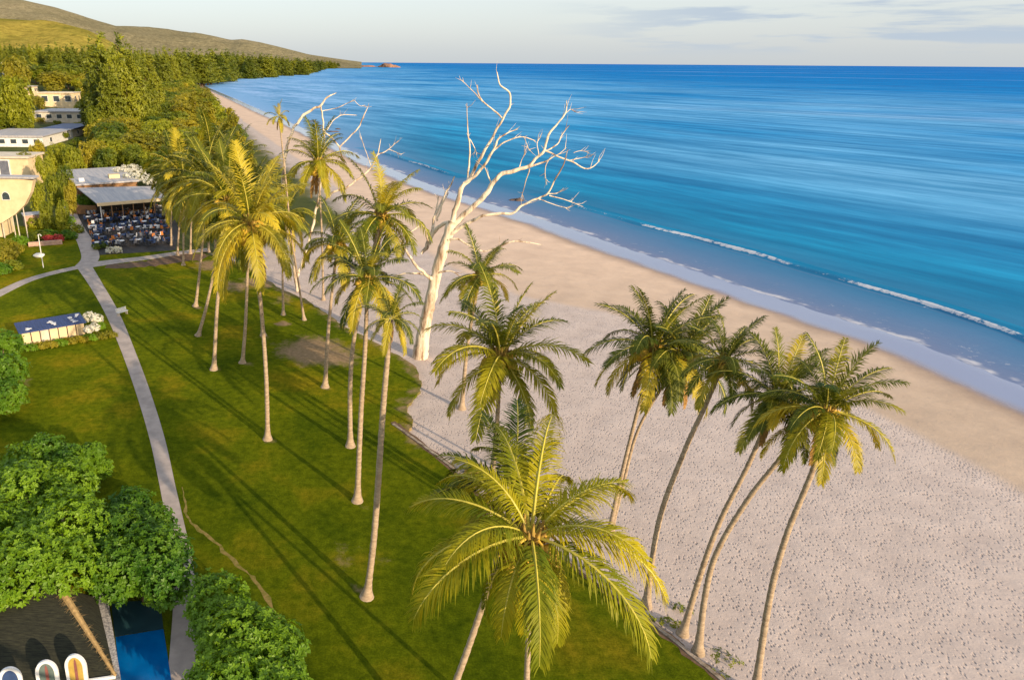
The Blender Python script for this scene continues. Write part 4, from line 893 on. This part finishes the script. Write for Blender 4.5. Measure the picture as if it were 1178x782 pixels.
# tables, chairs, guests
mb=MB(); mb.tube([(0,0,.70),(0,0,.75)],.48,14); mb.m=1; mb.tube([(0,0,.02),(0,0,.70)],.04,6); mb.tube([(0,0,0),(0,0,.03)],.25,10)
mb.V=[v*1.3 for v in mb.V]
TB=[mb.me('table',[MT[a],MT['black']]) for a in ('clothw','navy','slate')]
def chair(mt):
    mb=MB(); mb.box((0,0,.45),(.44,.44,.05)); mb.box((0,.21,.72),(.44,.05,.45)); mb.m=1
    for a in(-.19,.19):
        for b_ in(-.19,.19): mb.box((a,b_,.215),(.035,.035,.42))
    mb.V=[v*1.3 for v in mb.V]
    return mb.me('chair',[MT[mt],MT['black']])
CH=[chair(a) for a in ('navy','black','clothw','navy','orange','slate','black')]
cn=['navy','black','white','navy','orange','grey','black']; tn=['white','navy','grey']
def person_mesh(shirt,legs,sit):
    me=bpy.data.meshes.new('person'); 
    if sit: J=[(0,0,.50),(0,.02,.78),(0,0,1.02),(0,-.02,1.12),(0,-.04,1.25),(.10,0,.50),(.12,-.42,.52),(.12,-.44,.08),(.12,-.58,.04),(-.10,0,.50),(-.12,-.42,.52),(-.12,-.44,.08),(-.12,-.58,.04),(.19,0,1.0),(.24,-.06,.75),(.16,-.32,.76),(-.19,0,1.0),(-.24,-.06,.75),(-.16,-.32,.76)]
    else: J=[(0,0,.95),(0,.02,1.2),(0,0,1.42),(0,0,1.53),(0,-.03,1.66),(.10,0,.92),(.11,-.02,.5),(.11,.02,.08),(.11,-.13,.04),(-.10,0,.92),(-.11,.04,.5),(-.11,.08,.08),(-.11,-.07,.04),(.20,0,1.4),(.26,.02,1.12),(.25,-.14,.90),(-.20,0,1.4),(-.26,.02,1.12),(-.25,-.10,.88)]
    E=[(0,1),(1,2),(2,3),(3,4),(0,5),(5,6),(6,7),(7,8),(0,9),(9,10),(10,11),(11,12),(2,13),(13,14),(14,15),(2,16),(16,17),(17,18)]
    rad=[.14,.13,.14,.055,.10,.09,.065,.045,.045,.09,.065,.045,.045,.06,.042,.032,.06,.042,.032]
    me.from_pydata(J,E,[]); o=bpy.data.objects.new('person_tmp',me); C.objects.link(o)
    md=o.modifiers.new('s','SKIN'); 
    if not me.skin_vertices:
        bpy.context.view_layer.objects.active=o; o.select_set(True); bpy.ops.mesh.customdata_skin_add()
    for v,r in zip(me.skin_vertices[0].data,rad): v.radius=(r,r)
    me.skin_vertices[0].data[0].use_root=True
    o.modifiers.new('u','SUBSURF').levels=1
    dg=bpy.context.evaluated_depsgraph_get(); out=bpy.data.meshes.new_from_object(o.evaluated_get(dg)); bpy.data.objects.remove(o)
    for mt in (shirt,legs,MT['skin'],MT['hair']): out.materials.append(mt)
    zh=1.08 if sit else 1.5; zw=.58 if sit else .95
    for p in out.polygons:
        c=p.center; p.material_index=(3 if c.z>zh+.13 or (c.z>zh+.08 and c.y>0) else 2) if c.z>zh else (1 if c.z<zw else (2 if abs(c.x)>.235 else 0)); p.use_smooth=True
    out.name='person'; return out
PM=[person_mesh(MT[a],MT[b_],s) for a,b_,s in (('clothw','navy',1),('orange','black',1),('navy','slate',1),('clothw','slate',0),('redc','black',0))]
pd=['in a white top seated','in an orange top seated','in a navy top seated','in a white shirt standing','in a red shirt standing']
rnd=random.Random(9); ptsT=[]; ti=0
quad=[G(108,288,0),G(197,283,0),G(188,238,0),G(97,246,0)]
for i in range(9):
    for j in range(7):
        u=(i+.5)/9+rnd.uniform(-.03,.03); v=(j+.5)/7+rnd.uniform(-.03,.03)
        p=quad[0].lerp(quad[1],u).lerp(quad[3].lerp(quad[2],u),v); p.z=.016
        row='front' if j<2 else ('middle' if j<4 else 'shaded rear'); k=rnd.randrange(3)
        tag(obj('table',TB[k],None,p),f'round {tn[k]} topped cafe table in the {row} rows of the terrace','table','cafe tables on the terrace')
        a0=rnd.random()*6.3; used=0
        for c_ in range(4):
            a=a0+c_*math.pi/2+rnd.uniform(-.2,.2); q=p+Vector((math.cos(a),math.sin(a),0))*rnd.uniform(.7,.9); kk=rnd.randrange(7)
            tag(obj('chair',CH[kk],None,q,(0,0,a-math.pi/2)),f'{cn[kk]} cafe chair in the {row} rows of the terrace','chair','cafe chairs on the terrace')
            if rnd.random()<.2 and used<2:
                used+=1; pk=rnd.randrange(3); w='people on the terrace'
                tag(obj('person',PM[pk],None,q,(0,0,a-math.pi/2)),f'person {pd[pk]} at a cafe table in the {row} rows','person',w)
for i,(px,py) in enumerate([(135,246),(150,248),(168,246),(178,250),(120,252),(186,262)]):
    tag(obj('person',PM[3+i%2],None,G(px,py,.016),(0,0,rnd.random()*6)),f'person {pd[3+i%2]} under the front edge of the pavilion roof','person','people on the terrace')
# low planter hedge in front of the terrace
leafytree('white_flower_shrub','low shrub with white flowers at the terrace front corner',G(127,291,0),[(0,0,.5,.9,.7,.6),(1.3,.2,.5,.9,.7,.6)],260,.2,MT['white_flower'],41,cat='shrub',trunk=False)
leafytree('hedge_shrub','dark low shrub at the terrace corner by the path junction',G(111,287,0),[(0,0,.5,.9,.9,.7),(1,1.4,.5,.9,.9,.7)],260,.2,MT['forest'],42,cat='shrub',trunk=False)
# blue roofed kiosk
A=G(27,399,0); B=G(99,386,0); rz,wd=frame(A,B); root=empty('kiosk',A,rz); tag(root,'long low kiosk with deep blue roof and cream panels beside the path','kiosk')
hk=1.7; A2=G(27,388,hk); A3=G(26,370,hk+.15); 
Mi=(Matrix.Translation(A)@Matrix.Rotation(rz,4,'Z')).inverted(); dk=max(2.5,(Mi@A3).y)
m=MB(); m.b(0,wd,.25,dk-.2,0,hk); m.build('wall',MT['dark'],root)
np_=7
for i in range(np_):
    m=MB(); x=i*wd/np_; m.b(x+.06,x+wd/np_-.06,.1,.247,.15,hk-.08); m.build('panel',MT['cream2'] if i in(2,) else MT['cream'],root)
m=MB(); m.b(-.25,wd+.25,-.15,dk,hk+.003,hk+.15)
for i in range(24): x=-.2+(wd+.4)*(i+.5)/24; m.b(x-.03,x+.03,-.15,dk,hk+.153,hk+.19)
m.build('roof',MT['roofblue'],root)
rr=random.Random(3)
for i,(x,y) in enumerate([(1.0,.5),(wd*.5,1.6),(wd*.55,.9),(wd*.82,2.0),(wd*.85,.8),(wd*.95,2.6)]):
    m=MB()
    for k_ in range(3): m.box((x+rr.uniform(-.2,.2),y+rr.uniform(-.4,.4),hk+.21+.03*k_),(.7-.2*k_,.28,.05),rr.random()*2)
    tag(m.build('folded_cloth',MT['clothw'],None,loc=A,rot=(0,0,rz)),'crumpled white cloth lying on the blue kiosk roof','cloth','white cloths on the kiosk roof')
for i,(px,py,r) in enumerate([(104,368,.9),(112,370,.8),(109,380,.7),(103,382,.6),(116,378,.6)]):
    leafytree('white_flower_shrub','round white flowering shrub in the bed at the right end of the kiosk',G(px,py,.6),[(0,0,.4,r,r,r*.8)],220,.16,MT['white_flower'] if i!=4 else MT['bush'],50+i,cat='shrub',group='white shrubs by the kiosk',trunk=False)
for i in range(9):
    px=34+i*11.5; py=403-i*1.9
    leafytree('hedge_shrub','low golden shrub in the hedge along the front of the kiosk',G(px,py,0),[(0,0,.35,.9,.5,.5),(.5,.1,.3,.6,.5,.4)],170,.18,MT['bush_gold'] if i%3 else MT['bush'],60+i,cat='shrub',group='golden hedge below the kiosk',trunk=False)
# bench
b=G(141,362,0); root=empty('bench',b,.9); tag(root,'small white bench on the grass beside the path','bench')
m=MB(); m.b(-.8,.8,-.25,.25,.42,.50); m.build('seat',MT['white'],root); m=MB(); m.b(-.8,.8,.253,.32,.50,.95); m.build('backrest',MT['white'],root)
for x in (-.65,.65): m=MB(); m.b(x-.06,x+.06,-.22,.22,0,.417); m.build('leg',MT['cream2'],root)
# outdoor shower post with white stone
b=G(50,308,0); root=empty('shower_post',b); tag(root,'slim white shower post on the grass above the junction of paths','post'); hh=at(46,270,b.y).z
m=MB(); m.tube([(0,0,0),(0,0,hh)],.07,8); m.build('pole',MT['white'],root); m=MB(); m.tube([(0,0,hh),(.3,0,hh+.05),(.45,0,hh-.1)],.05,6); m.ball((.45,0,hh-.15),(.14,.14,.05)); m.build('shower_head',MT['white'],root)
m=MB(); m.ball((0,0,.35),(1.0,.7,.42),10,6,.15); tag(m.build('boulder',MT['white'],None,True,G(45,296,0)),'pale white boulder on the grass beside the shower post','rock')
# garden walls and flower bed by the left path
p0=G(33,284,0);p1=G(72,281,0); r_,w_=frame(p0,p1); m=MB(); m.b(0,w_,0,.4,0,.8); tag(m.build('garden_wall',MT['pinkwall'],None,loc=p0,rot=(0,0,r_)),'low pink stone garden wall behind the small lawn','wall')
p0=G(30,262,0);p1=G(50,260,0); r_,w_=frame(p0,p1); m=MB(); m.b(0,w_,0,3,0,2.4); o=m.build('garden_shed',MT['pinkwall'],None,loc=p0,rot=(0,0,r_)); tag(o,'small pink walled shed under the trees by the raised building','shed')
m=MB(); m.b(-.2,w_+.2,-.2,3.2,2.403,2.55); m.build('roof',MT['roofgrey'],o)
leafytree('red_flower_shrub','red flowering shrub behind the pink garden wall',G(67,279,0),[(0,0,.8,1.2,.8,.8),(-2,.5,.7,1.2,.8,.7)],420,.2,MT['red_leaf'],71,cat='shrub',trunk=False)
for i,(px,py,r,mt) in enumerate([(45,276,1.4,'forest'),(56,274,1.3,'bush'),(78,275,1.3,'bush'),(84,268,1.5,'forest'),(2,300,2.0,'bush_gold'),(10,292,1.9,'bush_gold'),(0,315,1.4,'bush'),(14,310,1.2,'forest'),(22,282,1.3,'bush'),(40,262,1.5,'forest'),(74,258,1.6,'bush'),(60,262,1.8,'forest')]):
    leafytree('garden_shrub',['dark shrub left in the bed behind the pink wall','green shrub in the middle of the bed behind the pink wall','green shrub right of the red flowers','dark shrub at the bend of the terrace path','golden shrub at the left edge of the small lawn','golden shrub below the raised cream building','green shrub at the left edge above the path','dark small shrub at the left edge of the lawn','green shrub at the foot of the thin posts','dark shrub beside the pink shed','green shrub beside the upper terrace path','dark round shrub under the trees by the upper path'][i],G(px,py,0),[(0,0,r*.6,r,r,r*.8),(r*.8,.2,r*.5,r*.7,r*.7,r*.6)],460,.24,MT[mt],80+i,cat='shrub',trunk=False)
# ------------------------------------------------------------------ lower left corner
t=sheet('pool',[(133,732),(188,723),(200,800),(140,812)],.04,MT['poolwater'],.03); t['kind']='structure'
t=sheet('pool_deck',[(128,692),(184,690),(188,722),(132,731)],.05,MT['poolshelf'],.04); t['kind']='structure'
m=MB(); p0=G(116,690,0);p1=G(131,790,0); r_,w_=frame(p0,p1); m.b(0,w_,-.42,.42,0,.55); tag(m.build('stone_wall',MT['stone'],None,loc=p0,rot=(0,0,r_)),'pale pebbled garden wall between the thatched roof and the pool','wall')
# thatched hip roof of the hut
zt=3.9; r0=G(66,672,zt); r1=G(133,778,2.3)
base=G(40,800,0); root=empty('beach_hut',base); tag(root,'hut with dark thatched roof and straw coloured ridge in the bottom left corner','hut')
e1=G(-90,690,2.3); e2=G(-90,806,2.3); e3=G(112,688,2.3)
V=[r0-base,r1-base,e1-base,e2-base,e3-base,G(-90,672,zt)-base,G(20,655,2.3)-base]
rt=mesh('roof',V,[(0,5,3,1),(0,1,4),(0,4,6),(0,6,2,5)],MT['thatch']); ro=obj('roof',rt,root)
md=ro.modifiers.new('t','SOLIDIFY'); md.thickness=.18; md.offset=-1
mb=MB(); P=[r0.lerp(r1,i/12)-base+Vector((0,0,.1)) for i in range(13)]; mb.tube(P,[.22-.012*i for i in range(13)],7)
rs=random.Random(4)
for i in range(420):
    q=rs.random()**1.8; p=r0.lerp(r1,q)-base+Vector((0,0,.12)); d=Vector((rs.uniform(-1,1),rs.uniform(-1,1),rs.uniform(-.5,.1))).normalized()*(.75-.45*q)*rs.uniform(.5,1)
    w=Vector((-d.y,d.x,0)).normalized()*.02; mb.add([p-w,p+w,p+d],[(0,1,2)])
mb.build('ridge',MT['straw'],root)
m=MB(); m.tube([G(133,778,2.3)-base,G(105,782,2.3)-base,G(60,786,2.3)-base],[.10,.10,.10],6); m.build('gutter',MT['white'],root)
for c in ((-80,700),(120,772),(104,700),(-80,795)):
    q=G(c[0],c[1],2.2)-base; m=MB(); m.tube([(q.x,q.y,0),(q.x,q.y,2.0)],.09,7); m.build('post',MT['wood'],root)
# boards leaning together in front of the hut
for i,(px,py,cc,l) in enumerate([(8,772,'navy','blue centred paddle board with white rim, leftmost of the three by the hut'),(50,764,'green','green and red panelled paddle board with white rim, middle of the three by the hut'),(83,757,'yellow','yellow and red panelled paddle board with white rim, rightmost of the three by the hut')]):
    top=G(px,py,3.95); root=empty('paddle_board',(top.x,top.y,.9)); tag(root,l,'paddle board','paddle boards by the hut')
    def outl(sx,sz):
        pts=[(math.cos(a)*.55*sx,1.55+math.sin(a)*1.5*sz if math.sin(a)<0 else 2.3*1+math.sin(a)*.75*sz) for a in np.linspace(0,2*math.pi,28,endpoint=False)]
        return pts
    def slab(o,t0,t1): 
        n_=len(o); V=[(x,t0,z) for x,z in o]+[(x,t1,z) for x,z in o]; return V,[tuple(range(n_)),tuple(reversed(range(n_,2*n_)))]+[(i_,i_+n_,(i_+1)%n_+n_,(i_+1)%n_) for i_ in range(n_)]
    m=MB(); m.add(*slab(outl(1,1),0,.13)); b_=m.build('hull',MT['clothw'],root,rot=(R(-4),0,R(16-i*8)))
    m=MB(); m.add(*slab(outl(.66,.8),-.02,-.003)); m.build('deck_pad',MT[cc],b_)
    if i: m=MB(); m.add(*slab([(x*.22+.02,z) for x,z in outl(.6,.7)],-.04,-.023)); m.build('stripe',MT['redc'],b_)
# ------------------------------------------------------------------ rocks, islet, debris
def rock(label,p,r,seed,mt='rock',name='rock',cat='rock'):
    random.seed(seed); m=MB()
    V=[];
    me=MB(); me.ball((0,0,0),r,16,10,0)
    for v in me.V: 
        q=Vector((v.x/r[0],v.y/r[1],v.z/r[2])); k=1+.45*noise.fractal(q*1.3+Vector((seed,0,0)),1,2,4); v*=k
    o=me.build(name,MT[mt],None,loc=p); return tag(o,label,cat)
p=G(597,231,SEA); rock('dark jagged rock awash in the shallows behind the bleached branches',p,(1.3,.8,.7),3); rock('small dark rock close beside the jagged one in the shallows',p+Vector((-1.6,.4,0)),(.9,.6,.35),4)
for i,(px,py,a,b_) in enumerate([(358,140,2.6,1.0),(366,145,2.2,.9),(383,152,3.2,.9),(389,149,1.4,.8)]):
    rock(['flat dark rock at the surf edge, furthest left of four','dark rock second from left at the surf edge','long low dark rock at the surf edge below the white branches','small dark rock right of the long low one at the surf edge'][i],G(px,py,SEA),(a,b_,.55),10+i)
pi_=at(448,72.2,5200); rock('tiny rocky reddish islet on the horizon left of centre',Vector((pi_.x,5200,-4)),(75,60,24),21,'redrock','islet','islet')
rock('low dark shelf of rock beside the islet at the headland tip',Vector((at(418,72,5600).x,5600,-4)),(120,60,12),22,'redrock','reef','reef')
for i,(px,py,r) in enumerate([(250,84,22),(270,82,28),(232,86.5,16),(222,90,10)]):
    q=G(px,py,0); rock(['reddish rock shelf at the turn of the far bay','long reddish rock shelf along the far headland','small reddish rocks where the far beach bends','reddish rocks nearest the end of the far beach'][i],Vector((q.x,q.y,0)),(r*1.6,r,4),30+i,'redrock')
# small scrub at the sand margin
for i,(px,py,s) in enumerate([(676,655,.5),(694,672,.6),(724,702,.5),(768,716,.45),(780,700,.4),(830,757,.7),(818,776,.8),(745,712,.4)]):
    z=tz(*G(px,py,-.3).xy) ; leafytree('beach_scrub',f'low sparse scrub rooted in the sand along the kerb',G(px,py,z),[(0,0,.12,s,s,.18),(.5,-.3,.1,s*.7,s*.7,.15)],60,.14,MT['forest'],100+i,cat='scrub',group='scrub along the kerb',trunk=False)
ro=rock('tan boulder at the kerb beneath the dark palm fronds',G(545,540,-.1),(.8,.6,.55),51,'redrock')
ro.data.materials[0]=MT['tan']
for p in placed: print(p)
# ------------------------------------------------------------------ light and sky
EL=R(17); AZ=R(141.6)
w=bpy.data.worlds.new('World'); sc.world=w; w.use_nodes=True; nt=w.node_tree; bg=nt.nodes['Background']
sky=N(nt,'ShaderNodeTexSky',sky_type='NISHITA'); sky.sun_disc=False; sky.sun_elevation=EL; sky.sun_rotation=AZ; sky.air_density=1.0; sky.dust_density=2.5; sky.ozone_density=1.0; sky.altitude=0
# thin clouds low over the sea on the right
tc=N(nt,'ShaderNodeTexCoord'); mp=N(nt,'ShaderNodeMapping'); mp.inputs['Scale'].default_value=(3.2,3.2,34); nt.links.new(tc.outputs['Generated'],mp.inputs[0])
cn_=N(nt,'ShaderNodeTexNoise',inp={'Scale':1.6,'Detail':7,'Roughness':.58}); nt.links.new(mp.outputs[0],cn_.inputs['Vector'])
sx=N(nt,'ShaderNodeSeparateXYZ'); nt.links.new(tc.outputs['Generated'],sx.inputs[0])
band=mth(nt,'MULTIPLY',mapr(nt,sx.outputs[2],.005,.03),mapr(nt,sx.outputs[0],.22,.45))
cf=mth(nt,'MULTIPLY',mapr(nt,cn_.outputs['Fac'],.46,.60),band)
pale=mix(nt,.6,sky.outputs[0],(4.2,4.5,4.75))
cl=mix(nt,mth(nt,'MULTIPLY',cf,.85),pale,(2.3,2.75,3.3))
nt.links.new(cl,bg.inputs[0]); bg.inputs[1].default_value=.15
sun=bpy.data.objects.new('sun',bpy.data.lights.new('sun','SUN')); C.objects.link(sun); sun.data.energy=4.6; sun.data.angle=R(.5); sun.data.color=(1.0,.78,.52)
sd_=Vector((math.sin(AZ)*math.cos(EL),math.cos(AZ)*math.cos(EL),math.sin(EL))); sun.rotation_euler=sd_.to_track_quat('Z','Y').to_euler()
vs=sc.view_settings; vs.view_transform='Standard'; vs.look='None'; vs.gamma=1; vs.use_curve_mapping=False; vs.exposure=.5
